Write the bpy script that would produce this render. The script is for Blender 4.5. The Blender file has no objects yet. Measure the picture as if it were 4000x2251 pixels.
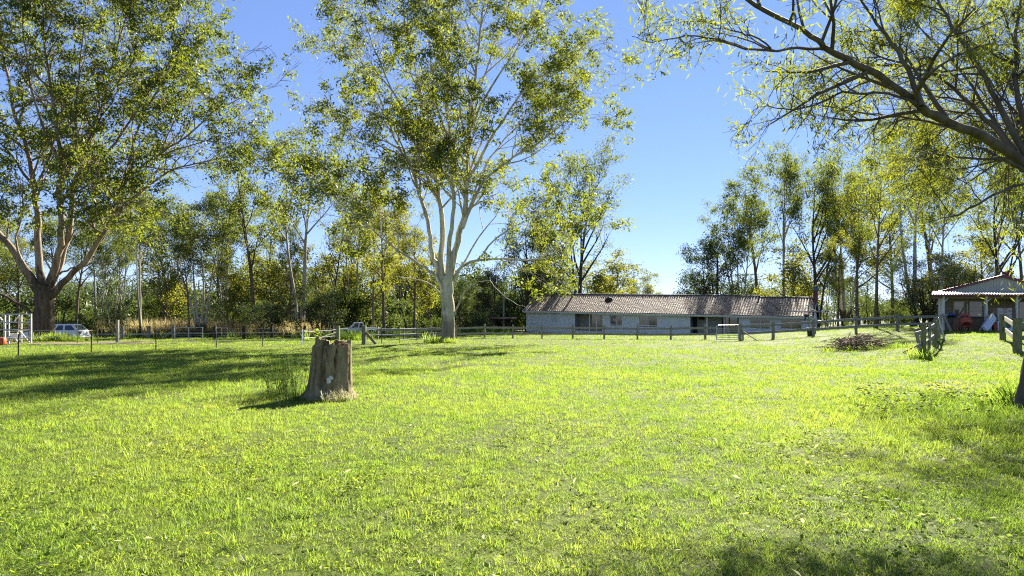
import bpy, math, random
import numpy as np
from mathutils import Vector, Matrix
R = math.radians
S = bpy.context.scene
COL = S.collection
F, U0, V0, H = 2654.0, 2000.0, 1245.0, 1.7      # focal length and horizon of the 4000 px photograph; eye height
DENOISE = False
SUN_AZ, SUN_EL = R(25), R(30.5)

# ---------------------------------------------------------------- camera, world, sun, exposure
cd = bpy.data.cameras.new('camera'); cam = bpy.data.objects.new('camera', cd); COL.objects.link(cam)
cam.location = (0, 0, H); cam.rotation_euler = (R(90), 0, 0)
cd.sensor_width = 36; cd.lens = 36 * F / 4000; cd.shift_y = (V0 - 1125.5) / 4000
cd.clip_start = .1; cd.clip_end = 4000
S.camera = cam
W = bpy.data.worlds.new('World'); S.world = W; W.use_nodes = True
wt = W.node_tree; bg = wt.nodes['Background']
sky = wt.nodes.new('ShaderNodeTexSky'); sky.sky_type = 'NISHITA'; sky.sun_disc = False
sky.sun_elevation = SUN_EL; sky.sun_rotation = SUN_AZ
sky.air_density = .75; sky.dust_density = 0.0; sky.ozone_density = 8.0
mu = wt.nodes.new('ShaderNodeMix'); mu.data_type = 'RGBA'; mu.blend_type = 'MULTIPLY'; mu.inputs[0].default_value = 1; mu.inputs[7].default_value = (.056, .0475, .05, 1)
gm = wt.nodes.new('ShaderNodeGamma'); gm.inputs[1].default_value = .62                       # softer fall-off towards the horizon
hs = wt.nodes.new('ShaderNodeHueSaturation'); hs.inputs['Hue'].default_value = .507; hs.inputs['Saturation'].default_value = 1.15; hs.inputs['Value'].default_value = 5.3
wt.links.new(sky.outputs[0], mu.inputs[6]); wt.links.new(mu.outputs[2], gm.inputs[0]); wt.links.new(gm.outputs[0], hs.inputs['Color']); wt.links.new(hs.outputs[0], bg.inputs[0])
bg.inputs[1].default_value = .1
sl = bpy.data.lights.new('sun', 'SUN'); sl.energy = 5.0; sl.angle = R(.5); sl.color = (1, .93, .8)
sun = bpy.data.objects.new('sun', sl); COL.objects.link(sun); sun.location = (20, 40, 60)
SD = Vector((math.sin(SUN_AZ) * math.cos(SUN_EL), math.cos(SUN_AZ) * math.cos(SUN_EL), math.sin(SUN_EL)))
sun.rotation_euler = SD.to_track_quat('Z', 'Y').to_euler()
S.view_settings.view_transform = 'Standard'; S.view_settings.look = 'None'
S.view_settings.exposure = 2.15; S.view_settings.gamma = 1; S.view_settings.use_curve_mapping = False
S.render.engine = 'CYCLES'
S.cycles.max_bounces = 6; S.cycles.diffuse_bounces = 3; S.cycles.glossy_bounces = 2
S.cycles.transmission_bounces = 4; S.cycles.transparent_max_bounces = 6; S.cycles.volume_bounces = 0
S.cycles.caustics_reflective = False; S.cycles.caustics_refractive = False
S.cycles.sample_clamp_indirect = 6; S.cycles.filter_width = 1.15; S.cycles.use_denoising = DENOISE; S.cycles.use_adaptive_sampling = False; S.cycles.denoising_prefilter = 'ACCURATE'

# ---------------------------------------------------------------- helpers
def sst(t):
    t = max(0., min(1., t)); return t * t * (3 - 2 * t)
def gz(x, y):
    z = .85 * sst((x - 10) / 22) * sst((y - 8) / 25)
    if y > 54:
        r = x / y
        z *= 1 - sst((y - 54) / 16) * (1 - sst((r - .44) / .06))
    z -= .2 * sst((y - 62) / 12) * sst((x + 4) / 6)
    z -= (.25 * sst((y - 50) / 8) + .25 * sst((y - 62) / 25)) * sst((-x - 2) / 10)
    z += .035 * math.sin(x * .31 + 1.3) * math.sin(y * .23) + .02 * math.sin(x * .83 + y * .6) * sst((y - 3) / 5)
    return z
def at(u, v, Y): return Vector(((u - U0) / F * Y, Y, H - (v - V0) / F * Y))
def gnd(u, v):
    k = (u - U0) / F; s = (v - V0) / F
    y = 3.
    while y < 300:
        if H - s * y <= gz(k * y, y): break
        y += .05 if y < 60 else .2
    return Vector((k * y, y, gz(k * y, y)))
def gu(u, Y):
    x = (u - U0) / F * Y; return Vector((x, Y, gz(x, Y)))

class MB:
    def __init__(s): s.v = []; s.f = []
    def add(s, vs, fs):
        n = len(s.v); s.v += [tuple(p) for p in vs]; s.f += [tuple(i + n for i in f) for f in fs]; return s
    def hexa(s, b, t):           # bottom 4, top 4
        return s.add(list(b) + list(t), [(3, 2, 1, 0), (4, 5, 6, 7), (0, 1, 5, 4), (1, 2, 6, 5), (2, 3, 7, 6), (3, 0, 4, 7)])
    def box(s, c, d, m=None):
        x, y, z = d[0] / 2, d[1] / 2, d[2] / 2
        P = [Vector(p) for p in ((-x, -y, -z), (x, -y, -z), (x, y, -z), (-x, y, -z), (-x, -y, z), (x, -y, z), (x, y, z), (-x, y, z))]
        if m is not None: P = [m @ p for p in P]
        P = [p + Vector(c) for p in P]
        return s.hexa(P[:4], P[4:])
    def bar(s, a, b, w, h, up=(0, 0, 1)):   # rectangular bar a->b, w across, h along up
        a, b = Vector(a), Vector(b); d = (b - a).normalized(); u = Vector(up)
        if abs(d.dot(u)) > .95: u = Vector((0, 1, 0))
        r = d.cross(u).normalized() * w / 2; u = r.cross(d).normalized() * h / 2
        q = [-r - u, r - u, r + u, -r + u]
        return s.hexa([a + p for p in q], [b + p for p in q])
    def tube(s, pts, rad, n=6, cap=True, jit=0, rng=None):
        pts = [Vector(p) for p in pts]
        if not hasattr(rad, '__len__'): rad = [rad] * len(pts)
        N = len(pts); b0 = len(s.v); u = None
        for i, p in enumerate(pts):
            d = (pts[min(i + 1, N - 1)] - pts[max(i - 1, 0)])
            if d.length < 1e-9: d = Vector((0, 0, 1))
            d.normalize()
            if u is None:
                u = d.orthogonal().normalized()
            else:
                u = (u - d * u.dot(d)); u = u.normalized() if u.length > 1e-6 else d.orthogonal().normalized()
            w = d.cross(u)
            for k in range(n):
                a = 2 * math.pi * k / n; r = rad[i] * (1 + (rng.uniform(-jit, jit) if jit else 0))
                q = p + (u * math.cos(a) + w * math.sin(a)) * r
                s.v.append((q.x, q.y, q.z))
        for i in range(N - 1):
            for k in range(n):
                a = b0 + i * n + k; b = b0 + i * n + (k + 1) % n
                s.f.append((a, b, b + n, a + n))
        if cap:
            s.f.append(tuple(b0 + k for k in range(n))[::-1]); s.f.append(tuple(b0 + (N - 1) * n + k for k in range(n)))
        return s
    def lathe(s, prof, c, n=16, ax=None):
        ax = ax or Matrix.Identity(3); c = Vector(c); b0 = len(s.v)
        for r, z in prof:
            for k in range(n):
                a = 2 * math.pi * k / n; q = c + ax @ Vector((r * math.cos(a), r * math.sin(a), z)); s.v.append(tuple(q))
        for i in range(len(prof) - 1):
            for k in range(n):
                a = b0 + i * n + k; b = b0 + i * n + (k + 1) % n; s.f.append((a, b, b + n, a + n))
        return s
    def build(s, name, m, parent=None, org=None, smooth=False):
        me = bpy.data.meshes.new(name)
        o = Vector((0, 0, 0)) if org is None else Vector(org)
        if org is None and parent is not None: o = Vector(parent['_o'])
        V = np.array(s.v, dtype=np.float64).reshape(-1, 3) - np.array(o)
        me.from_pydata(V.tolist(), [], s.f); me.update()
        if smooth: me.polygons.foreach_set('use_smooth', [True] * len(me.polygons))
        me.materials.append(m)
        ob = bpy.data.objects.new(name, me); COL.objects.link(ob)
        if parent is not None: ob.parent = parent
        else: ob.location = o
        ob['_o'] = tuple(o)
        return ob
def tag(o, label, cat, group=None, kind=None):
    o['label'] = label; o['category'] = cat
    if group: o['group'] = group
    if kind: o['kind'] = kind
    return o
def thing(name, label, cat, loc, group=None):
    o = bpy.data.objects.new(name, None); COL.objects.link(o); o.location = loc; o['_o'] = tuple(loc)
    o.empty_display_size = .2
    return tag(o, label, cat, group)
def bigmesh(name, V, faces_per, m, smooth=False):
    """numpy mesh: V (n,3), faces (k,4) or (k,3)"""
    me = bpy.data.meshes.new(name); V = np.asarray(V, np.float32); Fc = np.asarray(faces_per, np.int32)
    k, c = Fc.shape
    me.vertices.add(len(V)); me.vertices.foreach_set('co', V.ravel())
    me.loops.add(k * c); me.loops.foreach_set('vertex_index', Fc.ravel())
    me.polygons.add(k); me.polygons.foreach_set('loop_start', np.arange(0, k * c, c, dtype=np.int32))
    me.polygons.foreach_set('loop_total', np.full(k, c, np.int32))
    me.update(calc_edges=True); me.validate()
    if smooth: me.polygons.foreach_set('use_smooth', [True] * k)
    me.materials.append(m); return me

# ---------------------------------------------------------------- materials
class NT:
    def __init__(s, name):
        s.m = bpy.data.materials.new(name); s.m.use_nodes = True; s.t = s.m.node_tree
        s.b = s.t.nodes['Principled BSDF']; s.out = s.t.nodes['Material Output']
    def n(s, typ, **kw):
        nd = s.t.nodes.new(typ)
        for k, v in kw.items():
            if k.startswith('i_'): nd.inputs[k[2:].replace('_', ' ')].default_value = v
            else: setattr(nd, k, v)
        return nd
    def l(s, a, b): s.t.links.new(a, b)
    def coord(s, scale=(1, 1, 1), kind='Object'):
        tc = s.n('ShaderNodeTexCoord'); mp = s.n('ShaderNodeMapping'); mp.inputs['Scale'].default_value = scale
        s.l(tc.outputs[kind], mp.inputs[0]); return mp.outputs[0]
    def pos(s, scale=(1, 1, 1)):
        g = s.n('ShaderNodeNewGeometry'); mp = s.n('ShaderNodeMapping'); mp.inputs['Scale'].default_value = scale
        s.l(g.outputs['Position'], mp.inputs[0]); return mp.outputs[0]
    def noise(s, co, scale, detail=4, rough=.6, dist=0):
        nd = s.n('ShaderNodeTexNoise'); nd.inputs['Scale'].default_value = scale; nd.inputs['Detail'].default_value = detail
        nd.inputs['Roughness'].default_value = rough; nd.inputs['Distortion'].default_value = dist
        s.l(co, nd.inputs['Vector']); return nd.outputs['Fac']
    def ramp(s, fac, stops):
        r = s.n('ShaderNodeValToRGB'); e = r.color_ramp.elements
        while len(e) < len(stops): e.new(.5)
        for q, (p, c) in zip(e, stops): q.position = p; q.color = (*c, 1) if len(c) == 3 else c
        s.l(fac, r.inputs[0]); return r.outputs[0]
    def mix(s, fac, a, b, mode='MIX'):
        x = s.n('ShaderNodeMix', data_type='RGBA', blend_type=mode)
        for sock, val in ((x.inputs[0], fac), (x.inputs[6], a), (x.inputs[7], b)):
            if hasattr(val, 'is_output'): s.l(val, sock)
            elif isinstance(val, (int, float)): sock.default_value = val
            else: sock.default_value = (*val, 1)
        return x.outputs[2]
    def bump(s, h, strength=.4, dist=.02):
        b = s.n('ShaderNodeBump'); b.inputs['Strength'].default_value = strength; b.inputs['Distance'].default_value = dist
        s.l(h, b.inputs['Height']); s.l(b.outputs[0], s.b.inputs['Normal']); return b.outputs[0]
    def rand(s): return s.n('ShaderNodeNewGeometry').outputs['Random Per Island']
    def orand(s): return s.n('ShaderNodeObjectInfo').outputs['Random']
    def fin(s, col, rough=.7, spec=.3, metal=0):
        if hasattr(col, 'is_output'): s.l(col, s.b.inputs['Base Color'])
        else: s.b.inputs['Base Color'].default_value = (*col, 1)
        s.b.inputs['Roughness'].default_value = rough; s.b.inputs['Specular IOR Level'].default_value = spec
        s.b.inputs['Metallic'].default_value = metal; return s.m

def plain(name, col, rough=.6, spec=.4, metal=0, var=.15, scale=6):
    t = NT(name); n = t.noise(t.pos(), scale)
    d = tuple(c * (1 - var) for c in col); b = tuple(min(1, c * (1 + var)) for c in col)
    return t.fin(t.ramp(n, [(.3, d), (.7, b)]), rough, spec, metal)
def wood(name, a, b, st=(.08, .07, .05), axis=None):
    t = NT(name); co = t.pos((14, 14, 3) if axis != 'x' else (2.5, 14, 18))
    n = t.noise(co, 1.4, 6, .65, .6); n2 = t.noise(t.pos((1, 1, 1)), 2.2, 3)
    c = t.ramp(n, [(.28, st), (.45, a), (.7, b)])
    c = t.mix(t.ramp(n2, [(.5, (0, 0, 0)), (.75, (.5, .5, .5))]), c, (.2, .22, .12))
    t.bump(n, .5, .01); return t.fin(c, .85, .15)
def bark(name, pale, mid, dark, stock=None, vs=.35, contrast=(.42, .62), stock_h=3.0):
    """vertical streaked bark; stock = colour of the rough bark kept near the base"""
    t = NT(name); co = t.pos((1, 1, vs * .35))
    n = t.noise(co, 2.6, 7, .62, .8); n2 = t.noise(t.pos((1, 1, .12)), 5.5, 4, .7, .3); n3 = t.noise(t.pos(), .9, 3)
    c = t.ramp(n, [(contrast[0] - .14, dark), (contrast[0], mid), (contrast[1], pale)])
    c = t.mix(t.ramp(n2, [(.36, (.95,) * 3), (.46, (0, 0, 0))]), c, tuple(q * .6 for q in mid))
    c = t.mix(t.ramp(n3, [(.4, (0, 0, 0)), (.7, (.55,) * 3)]), c, mid)
    if stock:
        tc = t.n('ShaderNodeTexCoord'); sx = t.n('ShaderNodeSeparateXYZ'); t.l(tc.outputs['Object'], sx.inputs[0])
        ma = t.n('ShaderNodeMath', operation='MULTIPLY_ADD'); t.l(n, ma.inputs[0]); ma.inputs[1].default_value = -stock_h * 1.6
        t.l(sx.outputs[2], ma.inputs[2])
        f = t.ramp(ma.outputs[0], [(0, (1, 1, 1)), (.35, (0, 0, 0))])
        sc = t.ramp(n2, [(.35, tuple(q * .45 for q in stock)), (.6, stock)])
        c = t.mix(f, c, sc)
    t.bump(n2, .6, .04); return t.fin(c, .85, .15)
def leaf(name, cols, trans, gloss=.03, tw=.5, rough=.45):
    t = NT(name); r = t.rand(); o = t.orand()
    c = t.ramp(r, [(i / (len(cols) - 1), q) for i, q in enumerate(cols)])
    n = t.noise(t.pos(), .45, 3)
    m = t.ramp(n, [(.35, (.75, .8, .8)), (.65, (1.2, 1.15, 1.0))])
    c1 = t.mix(1., c, m, 'MULTIPLY')
    m2 = t.ramp(o, [(0, (.85, .92, 1)), (1, (1.15, 1.06, .85))]); c1 = t.mix(1., c1, m2, 'MULTIPLY')
    c2 = t.mix(1., t.mix(.3, trans, tuple(q * 1.6 for q in cols[-1])), m, 'MULTIPLY')
    d = t.n('ShaderNodeBsdfDiffuse'); tr = t.n('ShaderNodeBsdfTranslucent'); g = t.n('ShaderNodeBsdfGlossy'); g.inputs['Roughness'].default_value = rough
    t.l(c1, d.inputs[0]); t.l(c2, tr.inputs[0])
    m1 = t.n('ShaderNodeMixShader'); m1.inputs[0].default_value = tw; t.l(d.outputs[0], m1.inputs[1]); t.l(tr.outputs[0], m1.inputs[2])
    mm = t.n('ShaderNodeMixShader'); mm.inputs[0].default_value = gloss; t.l(m1.outputs[0], mm.inputs[1]); t.l(g.outputs[0], mm.inputs[2])
    t.l(mm.outputs[0], t.out.inputs[0]); return t.m
def glass(name, col=(.02, .025, .03), rough=.05):
    t = NT(name); return t.fin(col, rough, .9)

M = {}
def mats():
    # ground
    t = NT('lawn_soil'); p = t.pos()
    n = t.noise(p, .35, 5); n2 = t.noise(p, 9, 5, .7)
    c = t.ramp(n, [(.3, (.065, .09, .012)), (.55, (.09, .115, .014)), (.75, (.12, .135, .02))])
    c = t.mix(t.ramp(n2, [(.35, (.75,) * 3), (.55, (0, 0, 0))]), c, (.03, .05, .01))
    t.bump(n2, .8, .05); M['lawn'] = t.fin(c, .9, .1)
    # grass blades
    M['grass'] = grassmat('grass_blade', [(.08, .13, .016), (.17, .22, .035), (.27, .3, .08)], (.35, .485, .055))
    M['clover'] = grassmat('clover_leaf', [(.08, .14, .014), (.15, .22, .02)], (.4, .48, .04))
    M['dry'] = grassmat('dry_grass', [(.28, .21, .1), (.42, .35, .19), (.24, .25, .08)], (.36, .29, .13))
    M['weed'] = grassmat('weed_leaf', [(.025, .05, .01), (.05, .09, .015), (.12, .13, .04)], (.08, .13, .02))  # translucency lowered so the stump weeds read as standing in shade
    M['straw'] = grassmat('straw_grass', [(.3, .26, .16), (.5, .45, .32), (.2, .24, .07)], (.4, .4, .2))
    # leaves
    M['leaf_c'] = leaf('gum_leaf', [(.03, .055, .012), (.06, .09, .015), (.1, .13, .018)], (.3, .34, .02))
    M['leaf_l'] = leaf('dark_gum_leaf', [(.028, .052, .012), (.05, .08, .015), (.085, .11, .018)], (.26, .31, .018))
    M['leaf_r'] = leaf('willowy_gum_leaf', [(.04, .055, .008), (.08, .095, .012), (.13, .12, .015)], (.34, .4, .03), .03)
    M['leaf_b'] = leaf('olive_gum_leaf', [(.035, .058, .018), (.06, .09, .022), (.09, .12, .025)], (.24, .28, .03))
    M['leaf_y'] = leaf('yellow_gum_leaf', [(.05, .075, .012), (.09, .11, .016), (.13, .14, .02)], (.32, .33, .03))
    M['leaf_f'] = leaf('dark_forest_leaf', [(.015, .03, .012), (.03, .05, .016), (.05, .075, .02)], (.1, .13, .02))  # darker leaf colour of the far woodland and undergrowth
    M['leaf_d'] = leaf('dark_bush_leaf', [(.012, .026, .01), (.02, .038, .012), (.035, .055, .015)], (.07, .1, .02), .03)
    M['leaf_g'] = leaf('green_bush_leaf', [(.03, .06, .012), (.055, .09, .016), (.09, .13, .02)], (.22, .28, .03))
    M['flower'] = leaf('red_flower', [(.35, .04, .02), (.5, .08, .05)], (.5, .08, .05))
    # barks
    M['bark_pale'] = bark('pale_gum_bark', (.62, .58, .44), (.4, .34, .22), (.13, .08, .045), (.3, .25, .17), contrast=(.4, .54), stock_h=1.9)
    M['bark_left'] = bark('rough_gum_bark', (.34, .265, .19), (.2, .15, .105), (.07, .05, .035), (.12, .09, .06), contrast=(.4, .58), stock_h=6)
    M['bark_limb'] = bark('smooth_limb_bark', (.3, .235, .17), (.18, .135, .1), (.12, .09, .06))
    M['bark_near'] = bark('fissured_bark', (.17, .14, .1), (.1, .08, .055), (.035, .028, .02), vs=.8)
    M['bark_grey'] = bark('grey_gum_bark', (.5, .46, .38), (.32, .28, .23), (.15, .12, .09), (.12, .095, .07), stock_h=2)
    M['bark_brown'] = bark('brown_stringy_bark', (.2, .145, .1), (.13, .09, .065), (.05, .035, .028))
    M['bark_dark'] = bark('dark_bark', (.1, .08, .06), (.06, .048, .038), (.025, .02, .017))
    # timber and metals
    M['post'] = wood('weathered_post_timber', (.22, .2, .15), (.36, .34, .28))
    M['rail'] = wood('weathered_rail_timber', (.24, .22, .18), (.38, .36, .31), axis='x')
    M['mosspost'] = wood('mossy_post_timber', (.16, .16, .08), (.28, .27, .15))
    M['plank'] = wood('brown_plank', (.2, .13, .08), (.34, .24, .15))
    M['galv'] = plain('galvanised_steel', (.45, .46, .46), .45, .5, .3, .2, 20)
    M['star'] = plain('rusty_dark_steel', (.045, .035, .03), .7, .3, .2, .4, 15)
    M['tape'] = plain('white_fence_tape', (.75, .75, .72), .5, .3)
    M['wire'] = plain('fence_wire', (.4, .4, .38), .4, .5, .7)
    M['rustpipe'] = plain('rusty_pipe', (.12, .06, .04), .7, .3)
    # house
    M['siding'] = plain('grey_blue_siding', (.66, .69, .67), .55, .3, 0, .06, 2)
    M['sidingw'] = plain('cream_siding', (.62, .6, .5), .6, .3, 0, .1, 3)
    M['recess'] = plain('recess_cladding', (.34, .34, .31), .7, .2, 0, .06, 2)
    M['trim'] = plain('white_trim_paint', (.74, .75, .72), .5, .3, 0, .05)
    M['gutter'] = plain('cream_gutter', (.66, .65, .57), .45, .4, 0, .06)
    t = NT('concrete_roof_tile'); r = t.rand(); n = t.noise(t.pos(), 1.1, 4); n2 = t.noise(t.pos(), 9, 4)
    c = t.ramp(r, [(0, (.19, .125, .08)), (.35, (.3, .205, .135)), (.7, (.4, .28, .19)), (1, (.5, .38, .27))])
    c = t.mix(t.ramp(n, [(.45, (0, 0, 0)), (.7, (.55,) * 3)]), c, (.34, .24, .08)); c = t.mix(t.ramp(n2, [(.55, (0, 0, 0)), (.8, (.4,) * 3)]), c, (.06, .05, .045))
    M['tile'] = t.fin(c, .65, .25)
    M['ridge'] = plain('dark_ridge_tile', (.05, .045, .045), .7, .3, 0, .3)
    M['glass'] = glass('window_glass'); M['glassb'] = glass('curtained_glass', (.22, .17, .12), .08)
    M['glassl'] = glass('light_glass', (.55, .58, .6), .1)
    M['dark'] = plain('dark_opening', (.03, .03, .03), .8, .2)
    M['black'] = plain('black_metal', (.02, .025, .025), .5, .4)
    M['rubber'] = plain('tyre_rubber', (.02, .02, .02), .85, .2)
    # shed
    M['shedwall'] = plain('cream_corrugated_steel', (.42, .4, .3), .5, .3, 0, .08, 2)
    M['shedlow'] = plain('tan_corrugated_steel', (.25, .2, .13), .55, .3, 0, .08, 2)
    M['maroon'] = plain('maroon_trim', (.13, .02, .025), .4, .4)
    M['awn'] = plain('grey_roof_sheet', (.5, .49, .47), .35, .5, .3, .25, 8)
    M['cream'] = plain('cream_paint', (.6, .58, .5), .6, .3)
    # cars and clutter
    M['white'] = plain('white_car_paint', (.72, .74, .76), .25, .5, 0, .04, 3)
    M['framep'] = wood('rust_streaked_white_paint', (.5, .49, .46), (.62, .61, .58), (.3, .16, .08)); M['red'] = plain('red_tail_lamp', (.4, .02, .01), .3, .5); M['orange'] = plain('orange_plastic', (.6, .1, .02), .5, .4)
    M['lamp'] = plain('clear_lamp', (.6, .65, .7), .1, .8)
    M['mixer'] = plain('red_mixer_paint', (.36, .085, .05), .6, .3, 0, .35, 9)
    M['blue'] = plain('blue_plastic', (.02, .1, .5), .4, .4)
    M['green'] = plain('green_paint', (.02, .22, .12), .5, .4)
    M['brick'] = plain('pale_brick', (.5, .47, .42), .85, .2, 0, .2, 14); M['brickr'] = plain('reddish_brick', (.36, .24, .18), .85, .2, 0, .2, 14)
    M['padding'] = plain('dirty_white_padding', (.6, .63, .66), .7, .2, 0, .12, 5)
    M['polepaint'] = plain('green_grey_pole', (.13, .2, .19), .7, .3)
    M['twig'] = wood('dead_twig', (.17, .115, .07), (.36, .27, .19)); M['pot'] = plain('terracotta_pot', (.3, .12, .07), .8, .2)
    M['dirt'] = plain('dirt_track', (.17, .13, .09), .95, .1, 0, .25, 3)
    M['road'] = plain('asphalt', (.06, .06, .065), .9, .2)
    # stump
    t = NT('weathered_stump_wood'); co = t.pos((1, 1, .16)); n = t.noise(co, 9, 7, .7, .5); n2 = t.noise(t.pos(), 3, 4); n3 = t.noise(t.pos((1, 1, .3)), 20, 4)
    c = t.ramp(n, [(.28, (.04, .03, .016)), (.44, (.19, .14, .07)), (.7, (.4, .32, .18))])
    c = t.mix(t.ramp(n2, [(.45, (0, 0, 0)), (.7, (.5,) * 3)]), c, (.17, .14, .06))
    t.bump(n3, .7, .02); M['stump'] = t.fin(c, .9, .1)
    M['stumpin'] = plain('rotted_heartwood', (.12, .06, .03), .95, .1, 0, .5, 12)
    M['fungus'] = plain('pale_bracket_fungus', (.62, .6, .5), .8, .2)
def grassmat(name, cols, trans):
    t = NT(name); r = t.rand(); o = t.orand()
    c = t.ramp(r, [(i / (len(cols) - 1), q) for i, q in enumerate(cols)])
    n = t.noise(t.pos((1, 1, .2)), .28, 4, .6); n2 = t.noise(t.pos((1, 1, .2)), 1.7, 3)
    m = t.ramp(n, [(.3, (.72, .85, .7)), (.5, (1, 1, 1)), (.72, (1.3, 1.12, 1.3))])
    m = t.mix(.6, m, t.ramp(n2, [(.3, (.7, .8, .7)), (.65, (1.15, 1.1, 1))]), 'MULTIPLY')
    m = t.mix(.5, m, t.ramp(o, [(0, (.75, .85, .8)), (1, (1.25, 1.12, 1))]), 'MULTIPLY')
    c1 = t.mix(1., c, m, 'MULTIPLY'); c2 = t.mix(1., trans, m, 'MULTIPLY'); c2 = t.mix(.25, c2, c)
    d = t.n('ShaderNodeBsdfDiffuse'); tr = t.n('ShaderNodeBsdfTranslucent'); g = t.n('ShaderNodeBsdfGlossy'); g.inputs['Roughness'].default_value = .5
    t.l(c1, d.inputs[0]); t.l(c2, tr.inputs[0])
    m1 = t.n('ShaderNodeMixShader'); m1.inputs[0].default_value = .6; t.l(d.outputs[0], m1.inputs[1]); t.l(tr.outputs[0], m1.inputs[2])
    mm = t.n('ShaderNodeMixShader'); mm.inputs[0].default_value = .018; t.l(m1.outputs[0], mm.inputs[1]); t.l(g.outputs[0], mm.inputs[2])
    t.l(mm.outputs[0], t.out.inputs[0]); return t.m
mats()

# ---------------------------------------------------------------- terrain
def terrain():
    xs = sorted(set([-900, -600, -400, -250, -170] + [round(x, 2) for x in np.arange(-130, 131, 1.3)] + [170, 250, 400, 600, 900]))
    ys = sorted(set([-200, -80, -30, -10] + [round(y, 2) for y in np.arange(-4, 110, 1.0)] + list(range(112, 180, 5)) + [200, 260, 350, 500, 800, 1400]))
    V = [(x, y, gz(x, y)) for y in ys for x in xs]; nx = len(xs)
    Fc = [(j * nx + i, j * nx + i + 1, (j + 1) * nx + i + 1, (j + 1) * nx + i) for j in range(len(ys) - 1) for i in range(nx - 1)]
    me = bigmesh('ground', V, Fc, M['lawn'], True)
    o = bpy.data.objects.new('ground', me); COL.objects.link(o); o['kind'] = 'structure'
    # dirt track in front of the parked wagon
    m = MB(); n = 40
    for i in range(n + 1):
        u = -120 + i * (760 + 120) / n; a = gnd(u, 1347 - 6 * max(0, (u - 300) / 460)); b = gnd(u, 1338 - 8 * max(0, (u - 300) / 460))
        m.v += [tuple(a + Vector((0, 0, .03))), tuple(b + Vector((0, 0, .03)))]
    m.f = [(2 * i, 2 * i + 2, 2 * i + 3, 2 * i + 1) for i in range(n)]
    m.build('dirt_track', M['dirt'])['kind'] = 'structure'
    m = MB()
    for i in range(31):
        x = -140 + i * 3.2; y = 112 + .0 * x
        m.v += [(x, y - 4, gz(x, y - 4) + .35), (x, y + 4, gz(x, y + 4) + .35)]
    m.f = [(2 * i, 2 * i + 2, 2 * i + 3, 2 * i + 1) for i in range(30)]
    m.build('road', M['road'])['kind'] = 'structure'
terrain()

# ---------------------------------------------------------------- scattering of ground cover (geometry nodes on one object)
def scatter(name, clumps, P, rot, scl, idx, mat):
    V = []; Fc = []; cl = []
    for k, (v, f) in enumerate(clumps):
        n = len(V); V += list(map(tuple, v)); Fc += [tuple(i + n for i in q) for q in f]; cl += [k] * len(v)
    nb = len(V); V = np.vstack([np.array(V), P])
    me = bpy.data.meshes.new(name); me.from_pydata(V.tolist(), [], Fc); me.materials.append(mat)
    N = len(V)
    def attr(nm, typ, data, key):
        a = me.attributes.new(nm, typ, 'POINT'); a.data.foreach_set(key, np.asarray(data).ravel())
    attr('clump', 'INT', np.concatenate([np.array(cl, np.int32), np.full(len(P), -1, np.int32)]), 'value')
    attr('pick', 'INT', np.concatenate([np.zeros(nb, np.int32), idx.astype(np.int32)]), 'value')
    attr('rot', 'FLOAT_VECTOR', np.vstack([np.zeros((nb, 3)), rot]).astype(np.float32), 'vector')
    attr('scl', 'FLOAT_VECTOR', np.vstack([np.ones((nb, 3)), scl]).astype(np.float32), 'vector')
    o = bpy.data.objects.new(name, me); COL.objects.link(o); o['kind'] = 'stuff'
    g = bpy.data.node_groups.new(name, 'GeometryNodeTree')
    g.interface.new_socket('Geometry', in_out='INPUT', socket_type='NodeSocketGeometry')
    g.interface.new_socket('Geometry', in_out='OUTPUT', socket_type='NodeSocketGeometry')
    gi = g.nodes.new('NodeGroupInput'); go = g.nodes.new('NodeGroupOutput')
    def na(nm, typ):
        a = g.nodes.new('GeometryNodeInputNamedAttribute'); a.data_type = typ; a.inputs[0].default_value = nm
        return next(q for q in a.outputs if q.enabled and q.name == 'Attribute')
    clump = na('clump', 'INT')
    def eq(k):
        c = g.nodes.new('FunctionNodeCompare'); c.data_type = 'INT'; c.operation = 'EQUAL'
        ins = [q for q in c.inputs if q.enabled]; g.links.new(clump, ins[0]); ins[1].default_value = k; return c.outputs[0]
    def sep(k):
        s = g.nodes.new('GeometryNodeSeparateGeometry'); s.domain = 'POINT'
        g.links.new(gi.outputs[0], s.inputs[0]); g.links.new(eq(k), s.inputs[1]); return s.outputs[0]
    gt = g.nodes.new('GeometryNodeGeometryToInstance')
    for k in range(len(clumps)): g.links.new(sep(k), gt.inputs[0])
    ip = g.nodes.new('GeometryNodeInstanceOnPoints')
    g.links.new(sep(-1), ip.inputs['Points']); g.links.new(gt.outputs[0], ip.inputs['Instance'])
    ip.inputs['Pick Instance'].default_value = True
    g.links.new(na('pick', 'INT'), ip.inputs['Instance Index']); g.links.new(na('rot', 'FLOAT_VECTOR'), ip.inputs['Rotation'])
    g.links.new(na('scl', 'FLOAT_VECTOR'), ip.inputs['Scale']); g.links.new(ip.outputs[0], go.inputs[0])
    md = o.modifiers.new('scatter', 'NODES'); md.node_group = g
    return o
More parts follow.
